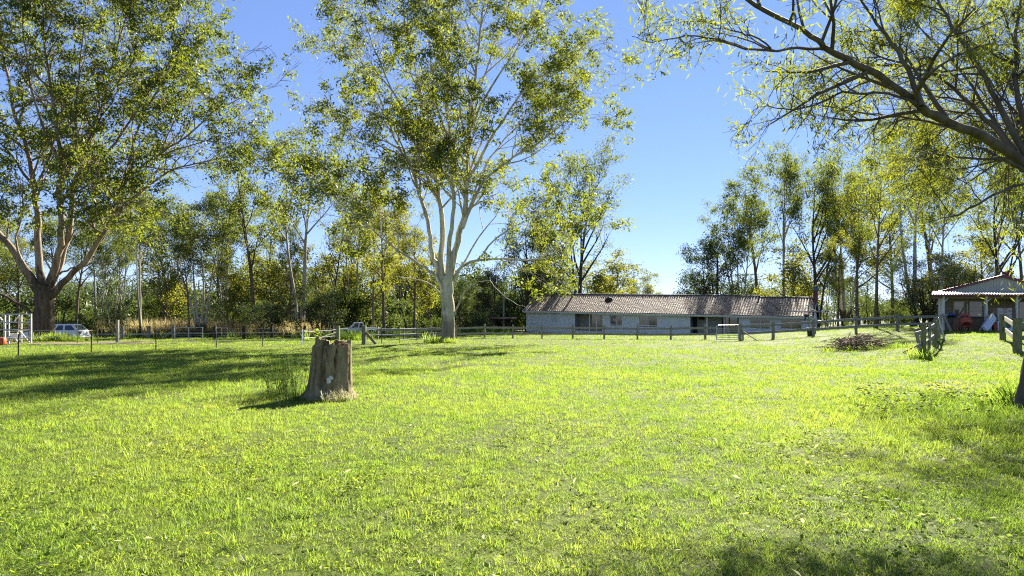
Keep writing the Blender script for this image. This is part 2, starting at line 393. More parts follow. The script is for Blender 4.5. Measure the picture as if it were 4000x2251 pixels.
def blade(v, f, base, az, L, w, lean, rng, bend=.6, seg=3):
    d = Vector((math.cos(az), math.sin(az), 0)); s = Vector((-d.y, d.x, 0)); n0 = len(v)
    tw = rng.uniform(-.9, .9); s = (s * math.cos(tw) + d * math.sin(tw))
    p = Vector(base); a = lean
    for i in range(seg):
        t = i / seg; ww = w * (1 - .25 * t) / 2
        v += [p - s * ww, p + s * ww]
        p = p + (d * math.sin(a) + Vector((0, 0, 1)) * math.cos(a)) * (L / seg); a += bend * L * 6 / seg * rng.uniform(.4, 1.2)
        a = min(a, 2.0)
    v.append(p)
    for i in range(seg - 1): f.append((n0 + 2 * i, n0 + 2 * i + 1, n0 + 2 * i + 3, n0 + 2 * i + 2))
    f.append((n0 + 2 * seg - 2, n0 + 2 * seg - 1, n0 + 2 * seg))
def clump(seed, n, rad, L, w, lean=(.05, .7), seg=3, bend=.6):
    rng = random.Random(seed); v = []; f = []
    for i in range(n):
        a = rng.uniform(0, 6.283); r = rad * math.sqrt(rng.random())
        blade(v, f, (r * math.cos(a), r * math.sin(a), -.01), rng.uniform(0, 6.283), L * rng.uniform(.45, 1.15), w * rng.uniform(.6, 1.2), rng.uniform(*lean), rng, bend, seg)
    return v, f
def hash2(x, y):
    return .5 + .5 * np.sin(x * .55 + 1.7 * np.sin(y * .43)) * np.sin(y * .71 + 1.3 * np.sin(x * .37 + 2))
def grass():
    rg = np.random.default_rng(5); P = []; scl = []
    gzv = np.vectorize(gz)
    def band(y0, y1, dens, sc):
        # uniform in a wedge a little wider than the view
        A = .85 * (y1 * y1 - y0 * y0); n = int(A * dens)
        y = np.sqrt(rg.uniform(y0 * y0, y1 * y1, n)); x = rg.uniform(-.86, .86, n) * y
        P.append(np.stack([x, y, gzv(x, y)], 1)); k = sc * rg.uniform(.65, 1.25, n)
        hN = hash2(x, y) * .6 + hash2(x * 2.9 + 7, y * 2.9) * .4
        hz = (.42 + .35 * hN + .45 * rg.random(n) ** 3) * k
        scl.append(np.stack([k, k, hz], 1))
    band(3.6, 8, 150, .66); band(8, 14, 75, .8); band(14, 24, 30, 1.1); band(24, 40, 11, 1.6); band(40, 62, 4.2, 2.2); band(62, 95, 1.5, 3.4)
    P = np.vstack(P); scl = np.vstack(scl)
    scl[:, 2] *= np.clip(1.0 - .35 * (P[:, 1] > 24) - .2 * (P[:, 1] > 40), .3, 1)
    keep = ~((np.hypot(P[:, 0] + 3.95, P[:, 1] - 14.8) < .5))
    P = P[keep]; scl = scl[keep]; n = len(P)
    rot = np.stack([rg.normal(0, .08, n), rg.normal(0, .08, n), rg.uniform(0, 6.283, n)], 1)
    cl = [clump(10 + k, 40, .18, .1, .0068, (.1, 1.0)) for k in range(5)] + [clump(30, 26, .13, .15, .0075, (.0, .5)), clump(31, 46, .2, .07, .0068, (.3, 1.2))]
    idx = rg.choice(7, n, p=[.15, .15, .15, .15, .15, .09, .16])
    scatter('grass', cl, P, rot, scl, idx, M['grass'])
    # taller rank grass and broad leaves on the right foreground and as odd tufts
    n = 900; y = rg.uniform(8.2, 15, n); x = y * rg.uniform(.42, .82, n); w = rg.random(n) < np.clip((x - 3.6) / 5, .1, .9)
    x, y = x[w], y[w]; m2 = 260; yy = np.sqrt(rg.uniform(4 ** 2, 30 ** 2, m2)); xx = rg.uniform(-.8, .8, m2) * yy
    x = np.concatenate([x, xx]); y = np.concatenate([y, yy]); n = len(x); k = np.concatenate([rg.uniform(.35, .75, n - m2), rg.uniform(.3, .6, m2)])
    P = np.stack([x, y, gzv(x, y)], 1)
    cl = [clump(50 + q, 20, .12, .3, .011, (.05, .6), 4, .35) for q in range(3)]
    scatter('rank_grass', cl, P, np.stack([0 * x, 0 * x, rg.uniform(0, 6.28, n)], 1), np.stack([k, k, k], 1), rg.integers(0, 3, n), M['grass'])
    # clover and broad weeds in the near lawn
    def clov(seed, n, rad, s):
        r = random.Random(seed); v = []; f = []
        for i in range(n):
            a = r.uniform(0, 6.28); q = rad * math.sqrt(r.random()); c = Vector((q * math.cos(a), q * math.sin(a), r.uniform(.03, .1)))
            for j in range(3):
                b = j * 2.1 + r.uniform(0, .4) + a * 3; d = Vector((math.cos(b), math.sin(b), r.uniform(-.4, .9))) * s; t = Vector((-d.y, d.x, 0)) * .55; b0 = len(v)
                v += [c, c + d * .55 + t, c + d, c + d * .55 - t]; f.append((b0, b0 + 1, b0 + 2, b0 + 3))
        return v, f
    n = 1300; y = np.sqrt(rg.uniform(4 ** 2, 10.5 ** 2, n)); x = rg.uniform(-.8, .8, n) * y; w = (hash2(x * 1.6, y * 1.6 + 3) * .45 + .55 * rg.random(n)) > .5 + .035 * (y - 4)
    x, y = x[w], y[w]; n = len(x); k = rg.uniform(.7, 1.3, n)
    scatter('clover', [clov(1, 9, .15, .02), clov(2, 6, .13, .026)], np.stack([x, y, gzv(x, y) + .015], 1), np.stack([0 * x, 0 * x, rg.uniform(0, 6.28, n)], 1), np.stack([k, k, k], 1), rg.integers(0, 2, n), M['clover'])
    # a broad-leaved weed patch on the right
    n = 90; y = rg.uniform(11.5, 16.5, n); x = y * rg.uniform(.5, .7, n); k = rg.uniform(.5, 1.1, n)
    scatter('broadleaf_weeds', [clov(5, 9, .18, .05), clov(6, 7, .16, .06)], np.stack([x, y, gzv(x, y) + .06], 1), np.stack([0 * x, 0 * x, rg.uniform(0, 6.28, n)], 1), np.stack([k, k, k], 1), rg.integers(0, 2, n), M['clover'])
    # pale dead leaves and litter lying in the grass
    n = 330; y = np.sqrt(rg.uniform(4.2 ** 2, 15 ** 2, n)); x = rg.uniform(-.8, .8, n) * y; k = rg.uniform(.5, 1.2, n)
    lf = ([(-.045, 0, 0), (0, -.014, .006), (.045, 0, 0), (0, .014, .004)], [(0, 1, 2, 3)])
    scatter('fallen_leaves', [lf], np.stack([x, y, gzv(x, y) + .06 + .03 * rg.random(n)], 1), np.stack([rg.normal(0, .5, n), rg.normal(0, .5, n), rg.uniform(0, 6.28, n)], 1), np.stack([k, k, k], 1), np.zeros(n), M['straw'])
    # strip of tall dry grass behind the back paddock fence
    n = 3600; x = rg.uniform(-62, -12, n); y = rg.uniform(74, 88, n); w = (x / y > -.62) & (x / y < -.27) & (rg.random(n) < np.where(x / y > -.42, .4, .8)); x, y = x[w], y[w]
    n = len(x); k = rg.uniform(.7, 1.25, n)
    scatter('tall_dry_grass', [clump(70 + q, 22, .3, 1.9, .05, (0, .3), 3, .05) for q in range(3)], np.stack([x, y, gzv(x, y)], 1), np.stack([0 * x, 0 * x, rg.uniform(0, 6.28, n)], 1), np.stack([k, k, k], 1), rg.integers(0, 3, n), M['dry'])
    n = 900; x = np.concatenate([rg.uniform(-60, -6, 600), rg.uniform(-22, 0, 300)]); y = rg.uniform(68, 96, n); k = rg.uniform(.5, 1.1, n)
    scatter('rough_green_grass', [clump(80 + q, 24, .4, 1.0, .05, (0, .5), 3, .1) for q in range(2)], np.stack([x, y, gzv(x, y)], 1), np.stack([0 * x, 0 * x, rg.uniform(0, 6.28, n)], 1), np.stack([k, k, k], 1), rg.integers(0, 2, n), M['weed'])
grass()

# ---------------------------------------------------------------- trees
def rvec(rng):
    z = rng.uniform(-1, 1); a = rng.uniform(0, 6.283); q = math.sqrt(1 - z * z); return Vector((q * math.cos(a), q * math.sin(a), z))
def grow_line(rng, p, d, L, n, wob, up):
    pts = [p.copy()]; d = d.normalized()
    for i in range(n):
        d = (d + rvec(rng) * wob + Vector((0, 0, up))).normalized(); p = p + d * (L / n); pts.append(p.copy())
    return pts
def interp(pts, rad, t):
    x = t * (len(pts) - 1); i = min(int(x), len(pts) - 2); f = x - i
    return pts[i].lerp(pts[i + 1], f), rad[i] * (1 - f) + rad[i + 1] * f, (pts[i + 1] - pts[i]).normalized()
def spawn(rng, pts, rad, lev, P, br, tips):
    """side branches along a limb; P: list per level of (count, t0, lenfrac or length, ang0, ang1, wob, up)"""
    if lev >= len(P): return
    cnt, t0, lf, a0, a1, wob, up = P[lev]
    Lp = sum((pts[i + 1] - pts[i]).length for i in range(len(pts) - 1))
    n = max(2, int(round((cnt if cnt > 0 else -cnt * Lp * (1 - t0)) * rng.uniform(.85, 1.2))))
    for i in range(n):
        t = min(1, t0 + (1 - t0) * (i + rng.random()) / n)
        p, r, d = interp(pts, rad, min(t, .999))
        ax = d.cross(rvec(rng)).normalized(); a = R(rng.uniform(a0, a1))
        nd = (d * math.cos(a) + ax * math.sin(a))
        L = lf * Lp * rng.uniform(.7, 1.2) * (1.1 - .45 * t) if lf > 0 else -lf * rng.uniform(.6, 1.3)
        r0 = min(r * .72, .02 * L + .004); seg = 4 if lev < len(P) - 1 else 3
        q = grow_line(rng, p, nd, L, seg, wob, up)
        rr = [r0 * (1 - .8 * k / seg) for k in range(seg + 1)]
        br.append((q, rr, lev))
        if lev == len(P) - 1: tips.append(q)
        else: spawn(rng, q, rr, lev + 1, P, br, tips)
    if lev == len(P) - 1: pass
def leaves_np(seed, tips, per, spread, L, w, droop, t0=.35, keep=1.0):
    rg = np.random.default_rng(seed)
    C = []
    if keep < 1:      # foliage gathers in tufts: whole neighbourhoods of twigs are bare
        pp = np.array([tuple(q[-1]) for q in tips]); ph = rg.uniform(0, 6.28, 9)
        f = sum(np.sin(pp[:, 0] * a + ph[i]) * np.sin(pp[:, 1] * b + ph[i + 3]) * np.sin(pp[:, 2] * c + ph[i + 6]) for i, (a, b, c) in enumerate(((1.1, .9, 1.3), (1.9, 1.7, 2.1), (3.1, 2.7, 3.3))))
        th = np.quantile(f, 1 - keep); tips = [q for q, v in zip(tips, f + rg.normal(0, .12, len(f))) if v > th]
    for q in tips:
        a = np.array([tuple(p) for p in q]); m = len(a) - 1
        t = rg.uniform(t0, 1.05, per) * m; i = np.clip(t.astype(int), 0, m - 1); f = (t - i)[:, None]
        C.append(a[i] * (1 - f) + a[i + 1] * f)
    C = np.vstack(C); n = len(C); C = C + rg.normal(0, spread, (n, 3)) * [1, 1, .75]
    D = rg.normal(0, 1, (n, 3)); D[:, 2] -= droop; D /= np.linalg.norm(D, axis=1)[:, None]
    U = rg.normal(0, 1, (n, 3)); Sd = np.cross(D, U); Sd /= np.linalg.norm(Sd, axis=1)[:, None]
    Ls = (L * rg.uniform(.6, 1.25, n))[:, None]; ws = Ls * w / L
    V = np.stack([C, C + D * Ls * .45 + Sd * ws * .5, C + D * Ls, C + D * Ls * .45 - Sd * ws * .5], 1).reshape(-1, 3)
    return V, np.arange(n * 4).reshape(-1, 4)
def tubes(name, brs, m, parent, minr=0, sides=None, jit=0, seed=0):
    b = MB(); rg = random.Random(seed)
    for q, rr, lev in brs:
        n = sides or (10 if rr[0] > .3 else 7 if rr[0] > .12 else 5 if rr[0] > .04 else 3)
        b.tube(q, [max(r, minr) for r in rr], n, cap=False, jit=jit if rr[0] > .12 else 0, rng=rg)
    return b.build(name, m, parent, smooth=True)
def add_leaves(name, V, Fc, m, parent):
    V = V - np.array(parent['_o']); me = bigmesh(name, V, Fc, m)
    o = bpy.data.objects.new(name, me); COL.objects.link(o); o.parent = parent; return o
def smooth_line(pts, k=3, rng=None, wob=0):
    """Catmull-Rom through the points"""
    out = []
    for i in range(len(pts) - 1):
        p0, p1, p2, p3 = pts[max(i - 1, 0)], pts[i], pts[i + 1], pts[min(i + 2, len(pts) - 1)]
        for j in range(k):
            t = j / k
            out.append(.5 * (2 * p1 + (p2 - p0) * t + (2 * p0 - 5 * p1 + 4 * p2 - p3) * t * t + (3 * p1 - p0 - 3 * p2 + p3) * t ** 3))
    out.append(pts[-1].copy())
    if wob and rng:
        out = [out[0]] + [p + rvec(rng) * wob for p in out[1:-1]] + [out[-1]]
    return out
K = 4000 / 2576
LW = [1.0]
def limb(pix, Y0, dY, r0, r1, rng, wob=.05, p=1.0):
    n = len(pix); pts = []; r0 *= LW[0]; r1 *= LW[0]
    for i, (x, y) in enumerate(pix):
        t = i / (n - 1); pts.append(at(x * K, y * K, Y0 + dY * t ** 1.2))
    q = smooth_line(pts, 3, rng, wob); m = len(q) - 1
    return q, [r0 + (r1 - r0) * (i / m) ** p for i in range(m + 1)]

def hero(name, label, cat, base, trunk, limbs, P, lf, mats_, seed, twig_min, jit=.05):
    """trunk: (pts, radii); limbs: list of (pts, radii, leafy, name); each limb with its own side branches is one part"""
    rng = random.Random(seed); T = thing(name, label, cat, base)
    tubes('trunk', [(trunk[0], trunk[1], 0)], mats_[0], T, sides=22, jit=jit, seed=seed)
    tips = []
    for pts, rad, leafy, nm in limbs:
        br = [(pts, rad, 0)]; tp = []
        if leafy: spawn(rng, pts, rad, 0, P if leafy is True else leafy, br, tp)
        tubes(nm, br, mats_[1], T, twig_min, jit=jit * .5, seed=seed + 1); tips += tp
    V, Fc = leaves_np(seed, tips, *lf)
    add_leaves('crown', V, Fc, mats_[2], T)
    print(name, len(tips), 'tips', len(Fc), 'leaves'); return T

def central_gum():
    LW[0] = .72
    rng = random.Random(11); Y = 48.5
    def L(px, dY, r0, r1, Y0=Y, p=.8): return limb(px, Y0, dY, r0, r1, rng, .06, p)
    b = gu(1130 * K, Y)
    tr = L([(1130, 868), (1129, 845), (1127, 800), (1126, 760), (1124, 720), (1122, 695)], 0, .78, .5)
    tr[1][0] = .78; tr[1][1] = .6; tr[1][2] = .5; tr[1][3] = .47
    A = L([(1127, 725), (1134, 690), (1143, 640), (1155, 590), (1168, 545), (1173, 500), (1176, 430), (1180, 350), (1190, 260), (1200, 150), (1213, 40), (1222, -60)], -2, .42, .05)
    Bq = L([(1121, 725), (1114, 690), (1110, 640), (1113, 580), (1107, 520), (1097, 450), (1086, 400), (1070, 330), (1060, 250), (1040, 150), (1020, 60), (1005, -60)], 1.5, .38, .05)
    C = L([(1113, 715), (1100, 670), (1086, 640), (1080, 580), (1066, 520), (1050, 470), (1035, 420), (1010, 380), (985, 330), (960, 260), (930, 190), (890, 130), (840, 110)], 2.5, .3, .03)
    Mi = L([(1125, 705), (1128, 650), (1133, 600), (1141, 520), (1137, 440), (1131, 350), (1126, 260), (1128, 150), (1132, 0), (1135, -80)], -3.5, .3, .04)
    D = L([(1117, 735), (1090, 690), (1055, 665), (1000, 630), (950, 590), (900, 545), (870, 515), (830, 470)], -2.5, .2, .025)
    E = L([(1113, 750), (1085, 716), (1045, 705), (1000, 695)], -1.5, .12, .03)
    Fm = L([(1163, 575), (1185, 525), (1212, 462), (1260, 420), (1310, 385), (1370, 350), (1430, 300), (1475, 268)], -2.5, .2, .02, Y - .6)
    G = L([(1141, 705), (1160, 672), (1200, 655), (1260, 650), (1330, 655), (1380, 640), (1440, 600)], -3, .2, .02)
    Hh = L([(1143, 795), (1160, 748), (1180, 722), (1205, 708), (1232, 708), (1250, 728), (1290, 760), (1325, 775)], -2, .1, .015)
    I = L([(1177, 455), (1215, 385), (1260, 310), (1310, 240), (1370, 180), (1430, 140), (1462, 150)], 2.5, .17, .02, Y - 1)
    J = L([(1184, 320), (1230, 230), (1290, 140), (1340, 60), (1375, -20)], -3, .14, .02, Y - 1.4)
    Kk = L([(1086, 400), (1040, 330), (1000, 250), (960, 170), (930, 90), (895, 10)], -3, .15, .02, Y + .7)
    Lk = L([(1012, 382), (960, 350), (910, 352), (858, 318)], -2, .1, .02, Y + 1.4)
    Mk = L([(1131, 350), (1095, 260), (1082, 150), (1075, 30), (1080, -60)], 3.5, .12, .02, Y - 2)
    G2 = L([(1200, 656), (1250, 600), (1310, 560), (1375, 540)], -2.5, .12, .02, Y - .8); G3 = L([(1160, 674), (1205, 600), (1245, 545), (1275, 500)], 2.5, .12, .02, Y - .4)
    D2 = L([(1055, 665), (1005, 585), (960, 545), (925, 525)], 2, .1, .02, Y - .5); D3 = L([(1000, 632), (960, 652), (915, 640)], -2, .08, .015, Y - .9)
    N = L([(1166, 560), (1200, 470), (1232, 400), (1290, 330), (1350, 290), (1400, 250)], 3, .14, .02, Y - .6)
    O = L([(1105, 510), (1060, 440), (1010, 420), (950, 400), (905, 395)], -3.5, .12, .02, Y + .5)
    Q = L([(1180, 350), (1200, 250), (1240, 130), (1260, 20), (1275, -50)], 3, .12, .02, Y - 1.3)
    P = [(-1.7, .34, -4.4, 25, 60, .22, .06), (-1.8, .25, -1.8, 25, 60, .28, .02), (-2.3, .2, -.85, 25, 65, .3, -.05)]
    Pl = [(-2, .42, -3.4, 25, 60, .22, .06), (-1.9, .25, -1.7, 25, 60, .28, .02), (-2.3, .2, -.85, 25, 65, .3, -.05)]
    lb = [(*A, P, 'stem'), (*Bq, P, 'stem'), (*C, P, 'stem'), (*Mi, P, 'stem'), (*D, Pl, 'limb'), (*E, False, 'dead_limb'), (*Fm, Pl, 'limb'), (*G, Pl, 'limb'), (*Hh, False, 'dead_limb')]
    lb += [(*q, Pl, 'limb') for q in (G2, G3, D2, D3, I, J, Kk, Lk, Mk, N, O, Q)]
    hero('gum_tree', 'tall white-trunked gum in the middle of the paddock with forked pale stems', 'tree', b, tr, lb, P,
         (38, .2, .26, .1, .4, .45, .52), (M['bark_pale'], M['bark_pale'], M['leaf_c']), 11, .012)
def left_gum():
    LW[0] = .76
    rng = random.Random(21); Y = 51.5
    def L(px, dY, r0, r1, Y0=Y, p=.75): return limb(px, Y0, dY, r0, r1, rng, .08, p)
    b = gu(110 * K, Y)
    tr = L([(110, 866), (110, 845), (109, 810), (110, 770), (112, 735), (113, 712)], 0, 1.1, .7)
    tr[1][0] = 1.15; tr[1][1] = .98; tr[1][2] = .86; tr[1][3] = .82
    S1 = L([(98, 735), (62, 672), (25, 622), (-20, 570), (-60, 500), (-90, 400), (-110, 250)], -2, .48, .06)
    S2 = L([(106, 735), (100, 650), (95, 560), (85, 470), (70, 380), (40, 300), (20, 200), (0, 80), (-10, -60)], 2, .42, .05)
    S3 = L([(118, 725), (148, 645), (155, 560), (150, 480), (150, 400), (140, 300), (122, 200), (110, 80), (100, -60)], -2.5, .42, .05)
    S4 = L([(125, 720), (162, 625), (180, 540), (186, 470), (210, 400), (240, 320), (270, 220), (300, 100), (330, -20)], 1.5, .38, .05)
    S5 = L([(130, 745), (170, 700), (212, 660), (246, 612), (272, 570), (290, 510), (330, 440), (400, 390), (470, 340), (540, 280), (610, 245)], -2.5, .36, .03)
    S6 = L([(270, 572), (320, 512), (380, 462), (450, 422), (540, 400), (600, 385)], 2.5, .2, .02, Y - 1)
    S7 = L([(290, 512), (320, 430), (340, 340), (380, 250), (430, 180), (470, 90), (490, 20)], 3, .2, .02, Y - 1.2)
    S8 = L([(186, 472), (230, 430), (290, 360), (340, 280), (400, 200), (450, 120), (470, 40)], -3, .2, .02, Y + 1)
    S9 = L([(88, 795), (50, 766), (0, 742), (-50, 728)], -2, .17, .08)
    S10 = L([(150, 480), (182, 400), (190, 300), (200, 180), (215, 40), (220, -60)], 3, .2, .02, Y - 1.3)
    S11 = L([(85, 470), (50, 420), (20, 380), (-30, 330)], -3, .18, .03, Y + 1)
    S12 = L([(120, 775), (112, 742), (90, 722), (60, 716)], -1.3, .13, .06)
    S13 = L([(150, 690), (180, 676), (230, 665), (290, 655), (320, 630)], -2, .11, .03, Y - .3)
    S14 = L([(210, 400), (250, 280), (330, 160), (380, 60), (400, -40)], -3, .16, .02, Y + 1)
    S15 = L([(150, 400), (100, 300), (70, 180), (60, 60), (55, -40)], -3.5, .16, .02, Y - 1.5)
    S16 = L([(400, 392), (470, 370), (540, 345), (600, 330)], 2.5, .1, .02, Y - 2)
    S17 = L([(246, 612), (280, 560), (300, 520), (330, 500)], -3, .12, .02, Y - 1.3)
    S18 = L([(148, 645), (190, 580), (235, 545), (270, 530)], -3.5, .12, .02, Y - 1)
    S19 = L([(62, 672), (40, 600), (60, 520), (50, 450)], -4, .14, .02, Y - .8)
    P = [(-1.6, .3, -4.4, 25, 62, .24, .05), (-1.7, .25, -1.9, 25, 60, .28, .02), (-2.2, .2, -.9, 25, 65, .3, -.05)]
    Pl = [(-1.8, .36, -3.6, 25, 60, .24, .05), (-1.8, .25, -1.8, 25, 60, .28, .02), (-2.2, .2, -.9, 25, 65, .3, -.05)]
    lb = [(*q, P, 'stem') for q in (S1, S2, S3, S4, S5)] + [(*q, Pl, 'limb') for q in (S6, S7, S8, S10, S11, S14, S15, S16, S17, S18, S19)]
    lb += [(*S9, False, 'dead_limb'), (*S12, False, 'dead_limb'), (*S13, False, 'dead_limb')]
    hero('gum_tree', 'huge spreading gum with thick dark trunk beside the white station wagon', 'tree', b, tr, lb, P,
         (36, .22, .29, .11, .4, .45, .52), (M['bark_left'], M['bark_left'], M['leaf_l']), 21, .013, .07)
def near_tree():
    LW[0] = .64
    rng = random.Random(37); Y = 12.6
    def L(px, Y0, dY, r0, r1, p=.9): return limb(px, Y0, dY, r0, r1, rng, .02, p)
    b = gu(2590 * K, Y); b.z = gz(b.x, b.y)
    tp = [b + Vector((0, 0, -.1)), b + Vector((.06, 0, .5)), b + Vector((.16, 0, 1.2)), b + Vector((.3, 0, 2.2)), b + Vector((.3, .05, 3.4)), at(2605 * K, 440 * K, Y)]
    tr = (smooth_line(tp, 3), None); tr = (tr[0], [.3, .27, .24, .21, .2, .2, .2, .2, .2, .2, .2, .19, .19, .18, .18, .17])
    lb = []
    P = [(11, .22, .34, 25, 65, .2, .02), (6, .22, .5, 25, 60, .25, -.02), (3.5, .25, .55, 25, 65, .3, -.15)]
    Pt = [(12, .2, .3, 30, 70, .25, .03), (4, .2, .55, 25, 60, .3, -.1)]
    def A(px, Y0, dY, r0, r1, prm=P, nm='limb'):
        q = L(px, Y0, dY, r0, r1); lb.append((*q, prm, nm))
    A([(2605, 440), (2520, 370), (2450, 332), (2370, 302), (2320, 270), (2285, 238), (2210, 190), (2130, 150), (2080, 125), (2060, 100), (1990, 60), (1900, 10), (1850, -30)], Y, -1.6, .16, .05)
    A([(2085, 126), (2010, 122), (1930, 128), (1850, 118), (1780, 96), (1700, 95), (1640, 105), (1590, 92)], Y - .8, -.8, .055, .008, Pt)
    A([(1940, 122), (1890, 90), (1850, 80), (1800, 60), (1720, 52), (1640, 60)], Y - 1, .5, .03, .006, Pt)
    A([(2318, 268), (2300, 215), (2270, 150), (2230, 90), (2190, 40), (2150, -30)], Y - .6, .8, .09, .025)
    A([(2305, 262), (2240, 236), (2180, 236), (2120, 234), (2060, 260), (2000, 276), (1960, 275), (1920, 268), (1890, 285)], Y - .6, -.6, .055, .008, Pt)
    A([(2400, 322), (2300, 300), (2210, 290), (2120, 276), (2040, 264)], Y - .3, .6, .05, .008, Pt)
    A([(2560, 400), (2500, 322), (2440, 262), (2380, 205), (2300, 172), (2220, 165), (2130, 158), (2050, 164)], Y, 1.2, .08, .01)
    A([(2580, 390), (2520, 280), (2480, 200), (2430, 120), (2380, 40), (2350, -30)], Y, 1.5, .1, .03)
    A([(2595, 380), (2562, 250), (2552, 150), (2560, 50), (2570, -40)], Y, 1.0, .1, .03)
    A([(2625, 455), (2570, 466), (2500, 490), (2440, 524), (2400, 544), (2365, 550)], Y, -.6, .055, .02, False, 'dead_limb')
    A([(2392, 540), (2350, 478), (2300, 410), (2270, 385)], Y - .5, -.2, .02, .006, False, 'dead_limb')
    A([(2470, 508), (2440, 470), (2400, 440), (2380, 400)], Y - .3, .3, .02, .006, [(5, .3, .4, 25, 60, .25, 0)], 'limb')
    A([(2600, 435), (2560, 420), (2535, 402), (2500, 396)], Y, -.3, .09, .02, False, 'stub')
    # limbs reaching back and right behind the frame edge
    for px, dY in (([(2605, 440), (2500, 300), (2420, 180), (2330, 90), (2260, 0)], 6), ([(2605, 440), (2540, 330), (2480, 300), (2400, 230), (2340, 200)], 8), ([(2605, 440), (2580, 300), (2520, 180), (2470, 60), (2440, -40)], 8),
                   ([(2605, 440), (2480, 380), (2400, 350), (2330, 330)], 9), ([(2605, 440), (2620, 300), (2600, 180), (2560, 60)], 7), ([(2605, 440), (2560, 400), (2460, 400), (2360, 390), (2290, 380)], 5), ([(2605, 440), (2500, 335), (2400, 285), (2280, 240)], 11), ([(2605, 440), (2550, 300), (2450, 240), (2350, 200)], 12), ([(2605, 440), (2560, 350), (2480, 330), (2420, 310)], 10), ([(2605, 440), (2560, 330), (2500, 250), (2440, 150)], 12)):
        A(px, Y, dY, .07, .015, P)
    hero('gum_tree', 'narrow-leaved gum leaning in from the right edge with long overhanging limbs', 'tree', b, tr, lb, P,
         (14, .12, .16, .024, 1.1, .1, .58), (M['bark_near'], M['bark_near'], M['leaf_r']), 37, .004)
central_gum(); left_gum(); near_tree()

# prototypes of the background trees; each is copied object by object
PROTO = {}
def proto(key, name, Ht, bk, lm, seed, stems, P, lf, hmax=None):
    rng = random.Random(seed); root = bpy.data.objects.new(name, None); COL.objects.link(root); root['_o'] = (0, 0, 0)
    br = []; tips = []
    for (x, lean, hh, r0, t_first, Pm) in stems:
        d = Vector((math.cos(x) * lean, math.sin(x) * lean, 1)); n = 9
        pts = grow_line(rng, Vector((.12 * math.cos(x) * (lean > 0), .12 * math.sin(x) * (lean > 0), -.3)), d, Ht * hh, n, .07, .05)
        rr = [r0 * (1.25 if k == 0 else 1) * (1 - .88 * (k / n) ** .9) for k in range(n + 1)]
        br.append((pts, rr, 0)); PP = [list(q) for q in (Pm or P)]; PP[0][1] = t_first
        spawn(rng, pts, rr, 0, PP, br, tips)
    tubes('trunk', br, M[bk], root, .012)
    V, Fc = leaves_np(seed, tips, *lf); add_leaves('crown', V, Fc, M[lm], root)
    top = max(V[:, 2].max(), 1); PROTO[key] = (root, top, False); print(key, len(tips), len(Fc), round(float(top), 1), 'w', round(float(np.ptp(V[:, 0])), 1))
Pg = [(9, .5, .42, 22, 48, .16, .12), (4, .35, .48, 25, 55, .25, .03), (3, .35, .5, 25, 60, .3, 0)]
Lf = (44, .42, .32, .13, .3)
proto('tall', 'gum_tree', 20, 'bark_grey', 'leaf_b', 101, [(0, .03, .95, .3, .52, None), (2.5, .1, .9, .22, .55, None)], Pg, Lf)
proto('tall2', 'gum_tree', 20, 'bark_brown', 'leaf_b', 102, [(1, .04, .97, .3, .38, None)], [(11, .4, .36, 25, 55, .18, .1), (4, .35, .5, 25, 55, .25, .02), (3, .35, .5, 25, 60, .3, 0)], Lf)
proto('multi', 'gum_tree', 17, 'bark_grey', 'leaf_b', 103, [(0.3, .28, .95, .22, .45, None), (2.2, .24, .95, .2, .45, None), (4.2, .3, .9, .2, .4, None), (5.4, .12, 1, .2, .5, None)],
      [(7, .45, .34, 22, 50, .18, .1), (4, .35, .48, 25, 55, .25, .03), (2.5, .35, .5, 25, 60, .3, 0)], (38, .4, .32, .13, .3))
proto('fan', 'gum_tree', 21, 'bark_dark', 'leaf_b', 104, [(0, .02, .9, .34, .3, None), (3, .22, .8, .2, .3, None)], [(12, .3, .5, 25, 50, .16, .12), (5, .4, .42, 22, 50, .22, .05), (2.5, .4, .5, 25, 60, .3, 0)], (30, .38, .32, .12, .3))
proto('brown', 'gum_tree', 18, 'bark_brown', 'leaf_y', 105, [(2, .05, .97, .27, .32, None)], [(12, .3, .34, 30, 65, .2, .08), (4, .3, .5, 25, 60, .25, .02), (3, .35, .5, 25, 60, .3, 0)], (46, .45, .32, .13, .3))
proto('young', 'young_gum_tree', 9, 'bark_brown', 'leaf_y', 106, [(1, .08, .95, .13, .2, None), (4, .25, .8, .09, .25, None)], [(11, .2, .4, 30, 65, .2, .06), (4, .25, .5, 25, 60, .25, .02), (3, .3, .5, 25, 60, .3, 0)], (22, .32, .26, .11, .3))
proto('bushd', 'bush', 5, 'bark_dark', 'leaf_d', 107, [(k * 1.25, .55, .85, .07, .1, None) for k in range(5)], [(9, .1, .4, 30, 70, .2, .06), (4, .2, .5, 25, 60, .25, .0), (3, .3, .5, 25, 60, .3, 0)], (13, .2, .16, .06, .2))
proto('bushg', 'bush', 5, 'bark_dark', 'leaf_g', 108, [(k * 1.25, .5, .85, .07, .12, None) for k in range(5)], [(8, .1, .4, 30, 70, .2, .06), (4, .2, .5, 25, 60, .25, .0), (3, .3, .5, 25, 60, .3, 0)], (13, .22, .19, .08, .2))
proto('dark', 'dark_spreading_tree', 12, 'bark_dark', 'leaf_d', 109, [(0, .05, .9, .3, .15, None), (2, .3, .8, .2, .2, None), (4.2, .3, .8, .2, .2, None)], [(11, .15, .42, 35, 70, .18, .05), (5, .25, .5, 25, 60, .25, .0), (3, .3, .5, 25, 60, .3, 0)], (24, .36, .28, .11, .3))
proto('dead', 'bare_tree', 13, 'bark_dark', 'leaf_b', 110, [(1, .04, .97, .16, .4, None)], [(8, .4, .36, 22, 45, .15, .12), (3, .35, .5, 25, 50, .2, .03)], (3, .2, .2, .08, .3))
